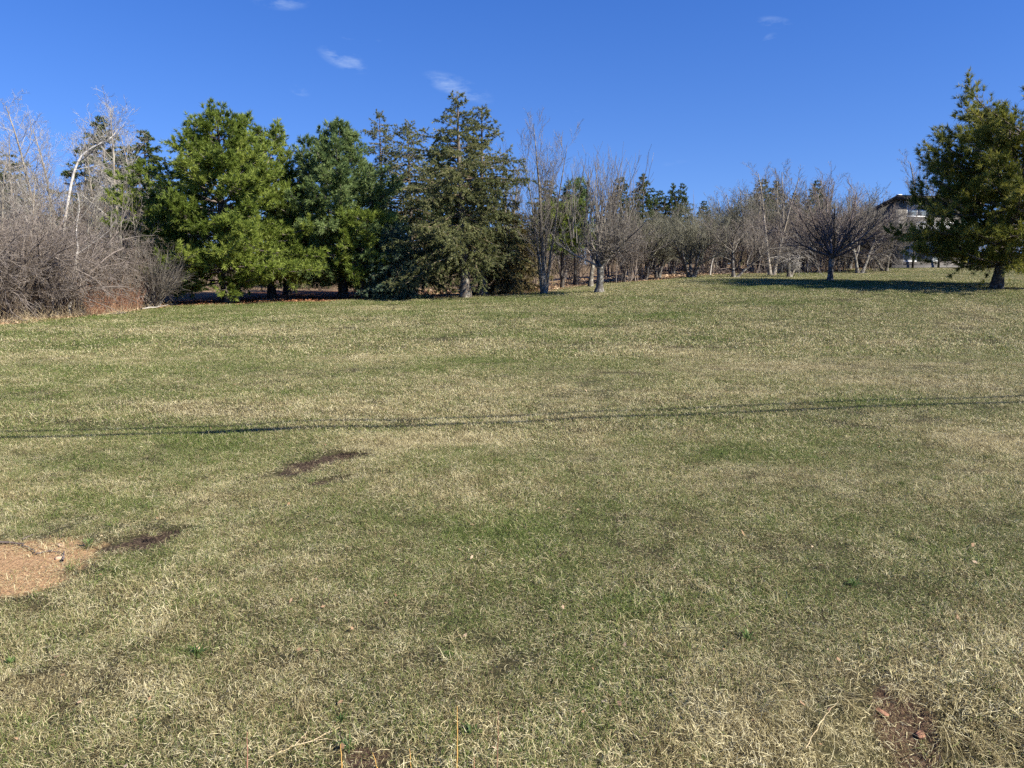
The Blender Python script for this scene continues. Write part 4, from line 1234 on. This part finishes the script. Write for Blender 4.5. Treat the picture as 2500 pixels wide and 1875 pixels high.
pshrub = bare('shrub', 'purplish brown shrub right of the pale fruit tree', 'shrub', spot(1530, 46.0),
     [(.3 * rk.normal(), .3 * rk.normal(), rk.uniform(0, 360), rk.uniform(45, 86), rk.uniform(2.2, 3.4), .025) for k in range(24)],
     [dict(n=8, t0=.2, ang=32, sd=12, lenf=.5, taper=.4, up=.25, wob=.14, nseg=4, rf=.6),
      dict(n=6, t0=.2, ang=32, sd=12, lenf=.5, taper=.4, up=.2, wob=.14, nseg=3, rf=.6),
      dict(n=3, t0=.2, ang=32, sd=12, lenf=.5, nseg=2)], 72, M_BARK_DARK, M_TW_PURPLE, wob=.10, up=.2, minr=.006)
for px, dist, s_, rz, lab in [(1395, 50, 1.0, 1, 'brown shrub behind the gap between maple clump and fruit tree'), (1300, 54, 1.1, 2, 'brown shrub behind the maple clump on its left'),
                              (1480, 56, 1.05, 3, 'brown shrub straight behind the pale fruit tree'), (1730, 54, 1.0, 4, 'grey brown shrub behind the birch pole'),
                              (1850, 54, 1.1, 5, 'brown shrub left of the twin trunked poplar'), (1930, 55, 1.2, .5, 'brown shrub behind the broken stump'),
                              (1990, 54, 1.1, 1.5, 'brown shrub behind the crab apple trunk on its left'), (2050, 55, 1.15, 2.5, 'brown shrub behind the crab apple trunk on its right'),
                              (2135, 56, .95, 3.5, 'twiggy shrub against the dark side wall of the house'), (1650, 58, .95, 4.5, 'brown shrub behind the grey clumps at mid distance'),
                              (1590, 60, .95, 5.5, 'brown shrub below the broad far spruce'), (1240, 43.5, .5, .2, 'small many stemmed bush on the leaf litter beside the conifers')]:
    clone(pshrub, spot(px, dist), lab, rz, s_)

def thicket(name, label, cat, n, px0, px1, d0, d1, h0, h1, r, mat, seed, lean=.25, twigs=4, follow=None):
    """a mass of stems nobody could count"""
    rng = np.random.default_rng(seed)
    if follow is None:
        u = (rng.uniform(px0, px1, n) - 1250) / FPX
        y = rng.uniform(d0, d1, n)
    else:
        u = (rng.uniform(px0, px1, n) - 1250) / FPX
        y = np.interp(u, _bu, _by) + rng.uniform(d0, d1, n)
    x = u * y
    P = np.stack([x, y, G(x, y) - .05], -1)
    D = nz(np.stack([rng.normal(0, lean, n), rng.normal(0, lean, n), np.ones(n)], -1))
    L = rng.uniform(h0, h1, n) * (.75 + .7 * (noise(x / 2.3, y / 2.3) + .5))
    g = Geo()
    q, qr = grow(P, D, L, np.full(n, r), np.full(n, r * .4), 4, rng, up=.1, wob=.16)
    tubes(g, q, qr, 3, rng.random(n))
    if twigs:
        p, d, l, rr = spawn(q, qr, L, twigs, .25, .98, 38, 14, .38, rng, .4, .7)
        q2, qr2 = grow(p, d, l, rr, rr * .5, 2, rng, up=.25, wob=.18)
        tubes(g, q2, qr2, 3, rng.random(len(p)))
    return stuff(ob(name, g.mesh(name, True), mat), label, cat)

thicket('brush', 'dense brown tangle of stems under the left wood', 'brush', 1500, -150, 400, .6, 14, .8, 2.6, .010, M_TW_BROWN, 1, .30, 4, follow=1)
thicket('red_brush', 'reddish stems at the wood edge left of the fan shaped shrub', 'brush', 360, 215, 350, .3, 2.0, .4, 1.3, .006, M_TW_RED, 2, .22, 3, follow=1)
thicket('wood_brush', 'brown brush on the wood floor behind the conifers', 'brush', 1500, 380, 1330, 50, 62, .9, 3.0, .013, M_TW_BROWN, 3, .20, 3)
thicket('far_brush', 'brown brush along the far edge of the lawn', 'brush', 1500, 1330, 2160, 58, 70, .8, 2.8, .014, M_TW_BROWN, 4, .20, 3)
thicket('far_wood', 'far grey brown wood behind everything', 'woods', 2200, -200, 2600, 72, 105, 2.5, 5.5, .030, M_TW_DARK, 5, .14, 2)
thicket('left_wood', 'grey brown wood behind the left scrub', 'woods', 1200, -250, 480, 40, 62, 3.0, 6.0, .015, M_TW_BROWN, 6, .16, 4)
thicket('edge_straw', 'pale dead stalks along the foot of the left scrub', 'dead grass', 800, -150, 430, -.1, 1.2, .12, .55, .005, M_STRAW, 7, .8, 0, follow=1)

# fallen leaves on the wood floor
def leaves(name, label, n, px0, px1, d0, d1, mat, seed, size=.07):
    rng = np.random.default_rng(seed)
    u = (rng.uniform(px0, px1, n) - 1250) / FPX
    y = np.interp(u, _bu, _by) + d0 + (d1 - d0) * rng.random(n) ** 1.4
    x = u * y
    c = np.stack([x, y, G(x, y) + rng.uniform(.006, .03, n)], -1)
    a = rng.random(n) * 6.283
    s = size * rng.uniform(.5, 1.3, n)
    d1_ = np.stack([np.cos(a), np.sin(a), rng.normal(0, .35, n)], -1) * s[:, None]
    d2_ = np.stack([-np.sin(a), np.cos(a), rng.normal(0, .35, n)], -1) * s[:, None] * .6
    V = np.stack([c - d1_, c + d2_ , c + d1_, c - d2_], 1).reshape(-1, 3)
    me = mesh_np(name, V, np.arange(n * 4).reshape(-1, 4), None, {'rnd': np.repeat(rng.random(n), 4)})
    return stuff(ob(name, me, mat), label, 'leaf litter')
M_LEAF = twig_mat('dead_leaves', (.16, .095, .05), (.33, .215, .125), (.52, .39, .26))
M_LEAF_RED = twig_mat('pine_litter', (.12, .045, .02), (.23, .10, .05), (.36, .19, .10))
leaves('leaf_litter', 'dry brown leaves on the wood floor behind the trees', 15000, 900, 2150, -.8, 14, M_LEAF, 1, .085)
leaves('needle_litter', 'rust coloured needles and cones along the lawn edge under the pines', 5000, 380, 1060, -.35, 3.5, M_LEAF_RED, 2, .07)
leaves('edge_litter', 'pale dead leaves along the edge of the left scrub', 4000, -200, 440, -.3, 1.6, M_LEAF, 3, .06)

nl = 420
rl = np.random.default_rng(77)
yl = 2.3 + 14 * rl.random(nl) ** 1.5; xl = rl.uniform(-.7, .7, nl) * yl
cl = np.stack([xl, yl, G(xl, yl) + rl.uniform(.012, .035, nl)], -1)
al = rl.random(nl) * 6.283; sl_ = rl.uniform(.007, .02, nl)
e1 = np.stack([np.cos(al), np.sin(al), rl.normal(0, .4, nl)], -1) * sl_[:, None]; e2 = np.stack([-np.sin(al), np.cos(al), rl.normal(0, .4, nl)], -1) * sl_[:, None] * .55
stuff(ob('leaf_bits', mesh_np('leaf_bits', np.stack([cl - e1, cl + e2, cl + e1, cl - e2], 1).reshape(-1, 3), np.arange(nl * 4).reshape(-1, 4), None, {'rnd': np.repeat(rl.random(nl), 4)}), M_LEAF), 'bits of dead leaf scattered in the lawn', 'leaf litter')

# ------------------------------------------------------------------ house at the right, half hidden
def box_mesh(name, boxes):
    V, Q = [], []
    for (x0, y0, z0, x1, y1, z1) in boxes:
        n = len(V)
        V += [(x0, y0, z0), (x1, y0, z0), (x1, y1, z0), (x0, y1, z0), (x0, y0, z1), (x1, y0, z1), (x1, y1, z1), (x0, y1, z1)]
        Q += [(n, n + 3, n + 2, n + 1), (n + 4, n + 5, n + 6, n + 7), (n, n + 1, n + 5, n + 4), (n + 1, n + 2, n + 6, n + 5), (n + 2, n + 3, n + 7, n + 6), (n + 3, n, n + 4, n + 7)]
    return mesh_np(name, np.array(V, float), np.array(Q))

def shingle_mat(name, c):
    m, nt, b = new_mat(name)
    tcn = nt.nodes.new('ShaderNodeTexCoord')
    mp = nt.nodes.new('ShaderNodeMapping'); mp.inputs['Rotation'].default_value = (R(90), 0, 0)
    sp = nt.nodes.new('ShaderNodeSeparateXYZ'); nt.links.new(tcn.outputs['Object'], sp.inputs[0])
    ad = nt.nodes.new('ShaderNodeMath'); ad.operation = 'ADD'; nt.links.new(sp.outputs[0], ad.inputs[0]); nt.links.new(sp.outputs[1], ad.inputs[1])
    cb = nt.nodes.new('ShaderNodeCombineXYZ'); nt.links.new(ad.outputs[0], cb.inputs[0]); nt.links.new(sp.outputs[2], cb.inputs[1])
    br = nt.nodes.new('ShaderNodeTexBrick'); br.inputs['Scale'].default_value = 1.0
    br.inputs['Brick Width'].default_value = .14; br.inputs['Row Height'].default_value = .14; br.inputs['Mortar Size'].default_value = .008
    br.inputs['Color1'].default_value = (*[v * .75 for v in c], 1); br.inputs['Color2'].default_value = (*[min(1, v * 1.25) for v in c], 1); br.inputs['Mortar'].default_value = (*[v * .35 for v in c], 1)
    nt.links.new(cb.outputs[0], br.inputs[0])
    nt.links.new(br.outputs['Color'], b.inputs['Base Color'])
    bp = nt.nodes.new('ShaderNodeBump'); bp.inputs['Strength'].default_value = .5; bp.inputs['Distance'].default_value = .02; bp.invert = True
    nt.links.new(br.outputs['Fac'], bp.inputs['Height']); nt.links.new(bp.outputs[0], b.inputs['Normal'])
    b.inputs['Roughness'].default_value = .9
    return m
M_SHINGLE = shingle_mat('grey_shingles', (.15, .138, .125))
M_ROOF = shingle_mat('roof_asphalt', (.07, .062, .058))
M_TRIM = plain_mat('dark_trim', (.05, .042, .036), .7)
M_WHITE = plain_mat('white_paint', (.78, .78, .76), .5, .04)
M_CURTAIN = plain_mat('pale_blind', (.75, .76, .75), .7, .06)
M_BLOCK = plain_mat('grey_foundation', (.11, .105, .10), .9, .2)
mg, ntg, bgl = new_mat('window_glass')
bgl.inputs['Base Color'].default_value = (.16, .20, .24, 1); bgl.inputs['Roughness'].default_value = .05; bgl.inputs['Specular IOR Level'].default_value = .8
M_GLASS = mg

hx, hy = spot(2177, 60.0)
hz = g1(hx, hy) - .05
house = empty('house', (hx, hy, hz), R(14))
tag(house, 'grey shingled two storey house with a shed roof half hidden behind the right pine', 'house')
W_, D_, HF, HB = 6.4, 10.0, 5.15, 2.2          # front width, depth, wall heights front and back
# walls: front wall with openings is built from piers, side wall is a sloped prism
front = [(0, 0, 0, 1.0, .22, HF), (1.0, 0, 0, W_, .22, .55), (1.0, 0, 2.05, W_, .22, 3.95), (1.0, 0, 4.85, W_, .22, HF), (2.3, 0, .55, 3.0, .22, 2.05), (4.4, 0, .55, W_, .22, 2.05), (2.9, 0, 3.95, W_, .22, 4.85)]
# shift pieces apart by a hair so that no faces share a plane
front = [(a + .0, b_, c, d, e, f) for (a, b_, c, d, e, f) in front]
ob('front_wall', box_mesh('front_wall', front), M_SHINGLE, house)
sv = [(0, .225, 0), (0, D_, 0), (0, D_, HB), (0, .225, HF - .065), (.2, .225, 0), (.2, D_, 0), (.2, D_, HB), (.2, .225, HF - .065)]
sq = [(0, 3, 2, 1), (4, 5, 6, 7), (0, 1, 5, 4), (1, 2, 6, 5), (2, 3, 7, 6), (3, 0, 4, 7)]
ob('side_wall', mesh_np('side_wall', np.array(sv, float), np.array(sq)), M_SHINGLE, house)
ob('side_wall', mesh_np('side_wall_far', np.array(sv, float) + np.array([[W_ - .2, 0, 0]]), np.array(sq)), M_SHINGLE, house)
ob('back_wall', box_mesh('back_wall', [(.21, D_ - .2, 0, W_ - .21, D_ - .01, HB - .02)]), M_SHINGLE, house)
ob('floor', box_mesh('house_floor', [(.21, .23, .02, W_ - .21, D_ - .21, .10), (.21, .23, 2.5, W_ - .21, D_ * .75, 2.7)]), M_TRIM, house)
sl = (HF - HB) / D_
def roof_z(y): return HF + .02 - sl * y
ov = .55
def slab(x0, x1, y0, y1, t0, t1):
    v = [(x0, y0, roof_z(y0) + t0), (x1, y0, roof_z(y0) + t0), (x1, y1, roof_z(y1) + t0), (x0, y1, roof_z(y1) + t0),
         (x0, y0, roof_z(y0) + t1), (x1, y0, roof_z(y0) + t1), (x1, y1, roof_z(y1) + t1), (x0, y1, roof_z(y1) + t1)]
    q = [(0, 3, 2, 1), (4, 5, 6, 7), (0, 1, 5, 4), (1, 2, 6, 5), (2, 3, 7, 6), (3, 0, 4, 7)]
    return mesh_np('roof', np.array(v, float), np.array(q))
roof = ob('roof', slab(-.45, W_ + .45, -ov, D_ + .5, .0, .16), M_ROOF, house)
ob('fascia', box_mesh('fascia', [(-.46, -ov - .045, roof_z(-ov) - .16, W_ + .46, -ov - .003, roof_z(-ov) + .12)]), M_TRIM, roof)
ob('drip_edge', box_mesh('drip_edge', [(-.5, -ov - .075, roof_z(-ov) + .13, W_ + .5, -ov - .047, roof_z(-ov) + .17)]), M_TRIM, roof)
ob('vent_cap', box_mesh('vent_cap', [(-.2, -.35, roof_z(-.35) + .15, .15, -.1, roof_z(-.35) + .30)]), M_WHITE, roof)
def window(x0, z0, x1, z1, panes):
    fr = [(x0, .04, z0, x1, .12, z0 + .07), (x0, .04, z1 - .07, x1, .12, z1), (x0, .045, z0 + .07, x0 + .07, .115, z1 - .07), (x1 - .07, .045, z0 + .07, x1, .115, z1 - .07)]
    w = (x1 - x0) / panes
    for k in range(1, panes):
        fr.append((x0 + k * w - .035, .05, z0 + .07, x0 + k * w + .035, .11, z1 - .07))
    f = ob('window', box_mesh('window_frame', fr), M_WHITE, house)
    for k in range(panes):
        ob('pane', box_mesh('window_pane', [(x0 + k * w + .036 + (.035 if k == 0 else 0), .07, z0 + .071, x0 + (k + 1) * w - .036 - (.035 if k == panes - 1 else 0), .082, z1 - .071)]), M_GLASS, f)
        ob('blind', box_mesh('window_blind', [(x0 + k * w + .08, .10 + .02, z0 + .09, x0 + (k + 1) * w - .08, .14, z1 - .09)]), M_CURTAIN, f)
window(1.0, 3.95, 2.9, 4.85, 2)
window(1.0, .55, 2.3, 2.05, 1)
window(3.0, .55, 4.4, 2.05, 1)
# balcony with white balusters on dark posts
bal = ob('balcony', box_mesh('balcony_floor', [(.62, -1.5, 2.42, 5.4, -.02, 2.58)]), M_TRIM, house)
for px_ in (.68, 3.0, 5.3):
    ob('post', box_mesh('balcony_post', [(px_ - .06, -1.46, -.3, px_ + .06, -1.34, 2.415)]), M_TRIM, bal)
ob('handrail', box_mesh('balcony_rail', [(.66, -1.46, 3.42, 5.36, -1.38, 3.49)]), M_WHITE, bal)
ob('bottom_rail', box_mesh('balcony_rail_low', [(.66, -1.455, 2.66, 5.36, -1.385, 2.72)]), M_WHITE, bal)
bm_ = box_mesh('baluster', [(-.02, -.02, 0, .02, .02, .692)])
bm_.materials.append(M_WHITE)
for k in range(32):
    o = bpy.data.objects.new('baluster', bm_); COL.objects.link(o); o.parent = bal
    o.location = (.74 + k * .146, -1.42, 2.724)
ob('skirting', box_mesh('house_foundation', [(-.03, -.035, -.4, W_, -.004, .28)]), M_BLOCK, house)

# ------------------------------------------------------------------ overhead cables beside the road; only their shadows fall in the picture
M_CABLE = plain_mat('cable_black', (.03, .03, .03), .6)
def shadow_to_wire(px, py, h):
    """point at height h on the sun's ray to the ground point seen at a photo pixel"""
    x, y = hit(px, py)
    z = g1(x, y)
    t = (h - z) / SUNV[2]
    return (x + SUNV[0] * t, y + SUNV[1] * t, h)
def cable(label, a, b_, r, sag, h0, ext=3.2, thick=None):
    A = np.array(shadow_to_wire(*a, h0)); B = np.array(shadow_to_wire(*b_, h0))
    mid, half = (A + B) / 2, (B - A) / 2
    t = np.linspace(-ext, ext, 60)
    P = mid + half * t[:, None]
    P[:, 2] += sag * (t ** 2 - 1)
    g = Geo(); tubes(g, P[None], np.full((1, 60), r), 6)
    o = tag(ob('overhead_cable', g.mesh('overhead_cable', True), M_CABLE), label, 'cable')
    if thick:
        t0, t1, r2 = thick
        tt = np.linspace(t0, t1, 10)
        Q_ = mid + half * tt[:, None]; Q_[:, 2] += sag * (tt ** 2 - 1) - .03
        g = Geo(); tubes(g, Q_[None], np.array([[r2 * f for f in (.3, .9, 1, 1, 1, 1, 1, 1, .9, .3)]]), 8)
        ob('splice_case', g.mesh('splice_case', True), M_CABLE, o)
    return P
C1 = cable('overhead cable with a splice case casting the lower dark line across the lawn', (0, 1072), (2480, 985), .033, .10, 4.9, thick=(-.70, -.53, .075))
C2 = cable('overhead cable casting the upper dark line across the lawn', (0, 1058), (2480, 970), .028, .06, 5.1)
for k, (sgn, lab) in enumerate(((0, 'roadside utility pole carrying the cables, beyond the left of the picture'), (-1, 'roadside utility pole carrying the cables, beyond the right of the picture'))):
    p = (C1[sgn] + C2[sgn]) / 2
    px_, py_ = p[0], p[1] - .18
    z0 = g1(px_, py_)
    root = tag(empty('utility_pole', (px_, py_, z0)), lab, 'utility pole')
    g = Geo(); zz = np.linspace(-.5, 9.0, 8)
    tubes(g, np.stack([zz * 0, zz * 0, zz], -1)[None], np.linspace(.16, .11, 8)[None], 12)
    ob('shaft', g.mesh('pole_shaft', True), M_BARK_GREY, root)
    ob('crossarm', box_mesh('pole_crossarm', [(-.05, -1.0, 8.2, .05, 1.0, 8.32)]), M_BARK_GREY, root)
    ob('bracket', box_mesh('pole_bracket', [(-.03, -.02, C1[sgn][2] - z0 - .1, .03, .22, C1[sgn][2] - z0 - .04)]), M_CABLE, root)

# ------------------------------------------------------------------ small things on the grass
M_STONE = plain_mat('tan_stone', (.50, .36, .24), .9, .2, 20)
M_STONE_RED = plain_mat('red_stone', (.27, .14, .09), .9, .25, 20)
def stone(label, px, py, sx, sy, sz, seed, mat=None):
    rng = np.random.default_rng(seed)
    x, y = hit(px, py)
    nu, nv = 10, 7
    V = []
    for i in range(nv):
        th = math.pi * (i + .5) / nv
        for j in range(nu):
            ph_ = 2 * math.pi * j / nu
            v = np.array([math.sin(th) * math.cos(ph_), math.sin(th) * math.sin(ph_), math.cos(th)])
            v = np.sign(v) * np.abs(v) ** .75
            V.append(v * (1 + rng.normal(0, .09)) * np.array([sx, sy, sz]))
    Qs = [(i * nu + j, i * nu + (j + 1) % nu, (i + 1) * nu + (j + 1) % nu, (i + 1) * nu + j) for i in range(nv - 1) for j in range(nu)]
    n = len(V); V += [np.array([0, 0, sz]), np.array([0, 0, -sz])]
    T = [(n, (j + 1) % nu, j) for j in range(nu)] + [(n + 1, (nv - 1) * nu + j, (nv - 1) * nu + (j + 1) % nu) for j in range(nu)]
    o = ob('stone', mesh_np('stone', np.array(V), np.array(Qs), np.array(T)), mat or M_STONE)
    o.location = (x, y, g1(x, y) + sz * .1); o.rotation_euler = (rng.normal(0, .25), rng.normal(0, .25), rng.random() * 6)
    return tag(o, label, 'stone')
stone('flat tan stone at the upper rim of the sandy patch', 150, 1333, .035, .022, .010, 1)
stone('wedge shaped tan stone at the right rim of the sandy patch', 145, 1365, .026, .020, .016, 2)
stone('long reddish stone lying on the raw earth of the bank, upper one', 2150, 1738, .036, .016, .007, 3, M_STONE_RED)
stone('pale reddish stone on the raw earth of the bank, lower one', 2248, 1795, .026, .017, .007, 4, M_STONE_RED)

def stick(label, pts, r, mat, name='stick', fork=0, seed=0, lift=.006, cat='stick'):
    """a lying twig through photo points"""
    P = []
    for px, py in pts:
        x, y = hit(px, py); P.append((x, y, g1(x, y) + lift + r))
    P = np.array(P)
    t = np.linspace(0, 1, len(P)); tt = np.linspace(0, 1, 14)
    Q_ = np.stack([np.interp(tt, t, P[:, k]) for k in range(3)], -1)
    rng = np.random.default_rng(seed)
    L = np.linalg.norm(Q_[-1] - Q_[0])
    Q_[1:-1] += rng.normal(0, .012 * L, (12, 3)) * np.array([1, 1, .4])
    c = Q_.mean(0); c[2] = g1(c[0], c[1])
    g = Geo(); tubes(g, (Q_ - c)[None], np.linspace(r, r * .45, 14)[None], 6)
    if fork:
        p, d, l, rr = spawn((Q_ - c)[None], np.linspace(r, r * .45, 14)[None], np.array([L]), fork, .25, .95, 38, 10, .45, rng, .4, .7, flat=.8)
        d[:, 2] = np.abs(d[:, 2]) * .4
        q, qr = grow(p, d, l, rr, rr * .4, 4, rng, up=0, wob=.12)
        tubes(g, q, qr, 5)
    o = ob(name, g.mesh(name, True), mat); o.location = c
    return tag(o, label, cat)
stick('long dark bent twig lying across the sandy patch', [(-20, 1330), (30, 1330), (62, 1335), (85, 1355)], .008, M_TW_DARK, fork=0, seed=1)
stick('short dark twig above the sandy patch', [(55, 1322), (82, 1309)], .006, M_TW_DARK, seed=2)
stick('dark root end standing at the right rim of the sandy patch', [(153, 1375), (157, 1352)], .008, M_TW_DARK, seed=3)
stick('thin dark twig beside the green clump right of the sandy patch', [(88, 1356), (120, 1348), (150, 1353)], .005, M_TW_DARK, seed=4, fork=2)
stick('pale straw fan lying near the bottom left of centre', [(655, 1858), (705, 1833), (760, 1815), (830, 1782)], .0045, M_STRAW, name='dead_stalk', fork=5, seed=5, cat='dead stalk')
stick('long pale stalk lying below the taller tufts at the bottom right', [(1965, 1860), (2010, 1780), (2045, 1740)], .0022, M_STRAW, name='dead_stalk', seed=6, cat='dead stalk', lift=.05)
stick('bare forked twig lying on the lawn right of the pale fruit tree', [(1500, 712), (1530, 713), (1570, 713)], .022, M_TW_PALE, name='fallen_branch', fork=3, seed=7, cat='branch')
stick('pale fallen pole along the wood edge below the fan shaped shrub', [(345, 757), (390, 752), (425, 745)], .045, M_TW_PALE, name='fallen_branch', fork=2, seed=8, cat='branch')
stick('thin fallen pole at the foot of the red stems', [(235, 773), (275, 768), (300, 766)], .03, M_STRAW, name='fallen_branch', fork=1, seed=9, cat='branch')
stick('arching fallen branch in the scrub above the red stems', [(165, 765), (200, 757), (255, 762)], .025, M_TW_PALE, name='fallen_branch', fork=2, seed=10, cat='branch', lift=.25)
stick('grey log lying on the needles under the pines', [(630, 735), (690, 731), (720, 733)], .035, M_TW_GREY, name='fallen_branch', fork=2, seed=11, cat='branch')
# brush piles
def pile(label, px, py, w, n, seed, mat):
    rng = np.random.default_rng(seed)
    x, y = hit(px, py)
    root_z = g1(x, y)
    P = np.stack([rng.normal(0, w * .35, n), rng.normal(0, w * .2, n), rng.uniform(.03, .35, n)], -1)
    D = nz(np.stack([rng.normal(0, 1, n), rng.normal(0, .6, n), rng.normal(.12, .22, n)], -1))
    q, qr = grow(P - D * .4, D, rng.uniform(.5, 1.5, n), rng.uniform(.012, .035, n), np.full(n, .008), 4, rng, up=-.1, wob=.12)
    q[..., 2] = np.maximum(q[..., 2], .02)
    g = Geo(); tubes(g, q, qr, 4)
    p, d, l, rr = spawn(q, qr, np.full(n, 1.0), 3, .2, .9, 40, 12, .4, rng)
    q2, r2 = grow(p, d, l, rr, rr * .5, 3, rng, wob=.2); q2[..., 2] = np.maximum(q2[..., 2], .02)
    tubes(g, q2, r2, 3)
    o = ob('brush_pile', g.mesh('brush_pile', True), mat); o.location = (x, y, root_z)
    return tag(o, label, 'brush pile')
pile('heap of pale cut branches on the leaf litter behind the pale fruit tree', 1500, 686, 2.2, 34, 1, M_TW_PALE)
pile('low dark heap of branches left of the low slanting tree', 1752, 668, 2.6, 40, 2, M_TW_DARK)

# upright dead stalks at the very bottom
M_STALK = twig_mat('stalk_orange', (.42, .22, .06), (.55, .33, .10), (.66, .45, .18))
M_STALK_RED = twig_mat('stalk_reddish', (.28, .12, .08), (.36, .18, .12), (.45, .28, .2))
def stalk(label, px, py0, py1, r, mat, seed, lean=0):
    rng = np.random.default_rng(seed)
    x, y = hit(px, min(py1, 1870)); y -= .05
    z = g1(x, y)
    top = height_to(px, py0, y)
    Hs = top - z
    P = np.array([(0, 0, -.03), (lean * .3, 0, Hs * .3), (lean * .6, .005, Hs * .65), (lean, .01, Hs)])
    tt = np.linspace(0, 1, 10)
    Q_ = np.stack([np.interp(tt, np.linspace(0, 1, 4), P[:, k]) for k in range(3)], -1)
    Q_[1:, :2] += np.cumsum(rng.normal(0, .0015, (9, 2)), 0)
    rr = np.linspace(r, r * .5, 10); rr[3] *= 1.35; rr[6] *= 1.35
    g = Geo(); tubes(g, Q_[None], rr[None], 6)
    o = ob('dead_stalk', g.mesh('dead_stalk', True), mat); o.location = (x, y, z)
    return tag(o, label, 'dead stalk', None)
stalk('tallest orange dead stalk standing upright at the bottom centre', 1117, 1728, 1875, .0028, M_STALK, 1, .004)
stalk('orange dead stalk at the bottom left of the tallest one, above bare soil', 843, 1818, 1875, .0026, M_STALK, 2, -.01)
stalk('thin orange stalk tilted left at the bottom edge', 930, 1840, 1875, .002, M_STALK, 3, -.02)
stalk('thin orange stalk midway between the tilted one and the tallest', 1008, 1835, 1875, .002, M_STALK, 4, 0)
stalk('thin reddish stalk right of the tallest orange stalk', 1215, 1738, 1875, .0016, M_STALK_RED, 5, .004)
stalk('reddish stalk standing below the bright tuft at the lower left', 615, 1795, 1870, .0022, M_STALK_RED, 6, 0)
stalk('short reddish stalk at the bottom edge right of the tallest one', 1160, 1850, 1875, .002, M_STALK_RED, 7, 0)

# green weeds with broad leaves
M_WEED = foliage_mat('weed_leaf', (.045, .085, .02), (.08, .135, .035), (.14, .20, .06), .3)
def weed(label, px, py, n, L, w, seed):
    rng = np.random.default_rng(seed)
    x, y = hit(px, py)
    V, Q_, rr = [], [], []
    for k in range(n):
        a = rng.random() * 6.283; e = rng.uniform(.25, 1.2); l = L * rng.uniform(.6, 1.2)
        d = np.array([math.cos(a) * math.cos(e), math.sin(a) * math.cos(e), math.sin(e)]); s_ = np.array([-math.sin(a), math.cos(a), 0]) * w * .5
        p0 = np.array([rng.normal(0, L * .15), rng.normal(0, L * .15), 0.0])
        p1 = p0 + d * l * .5; d2 = d - np.array([0, 0, .5]); d2 /= np.linalg.norm(d2); p2 = p1 + d2 * l * .5
        b0 = len(V)
        V += [p0 - s_ * .3, p0 + s_ * .3, p1 + s_, p1 - s_, p2 + s_ * .15, p2 - s_ * .15]
        Q_ += [(b0, b0 + 1, b0 + 2, b0 + 3), (b0 + 3, b0 + 2, b0 + 4, b0 + 5)]
        rr += [rng.random()] * 6
    o = ob('weed', mesh_np('weed', np.array(V), np.array(Q_), None, {'rnd': np.array(rr)}), M_WEED)
    o.location = (x, y, g1(x, y) + .005)
    return tag(o, label, 'weed')
weed('bright green rosette weed above the orange stalk at the bottom', 832, 1762, 20, .038, .007, 1)
weed('broad leaved green weed at the top of the bare soil at the bottom', 850, 1832, 24, .05, .007, 2)
weed('fresh green clump in the lower left lawn', 482, 1600, 45, .06, .006, 3)
weed('small dark green clump right of the sandy patch', 215, 1335, 40, .075, .007, 4)
weed('green rosette in the lawn right of the bottom centre', 1825, 1560, 24, .06, .007, 5)
weed('green spiky clump in the right middle foreground', 1625, 1470, 24, .07, .006, 6)
weed('yellow green clump at the lower left edge', 30, 1622, 30, .04, .008, 7)
weed('green leafy clump near the tallest orange stalk', 1150, 1790, 24, .05, .009, 8)
weed('small fresh green weed low in the centre foreground', 1095, 1600, 20, .035, .008, 9)
weed('dark green spiky clump at the right of the foreground', 2085, 1430, 30, .07, .006, 10)
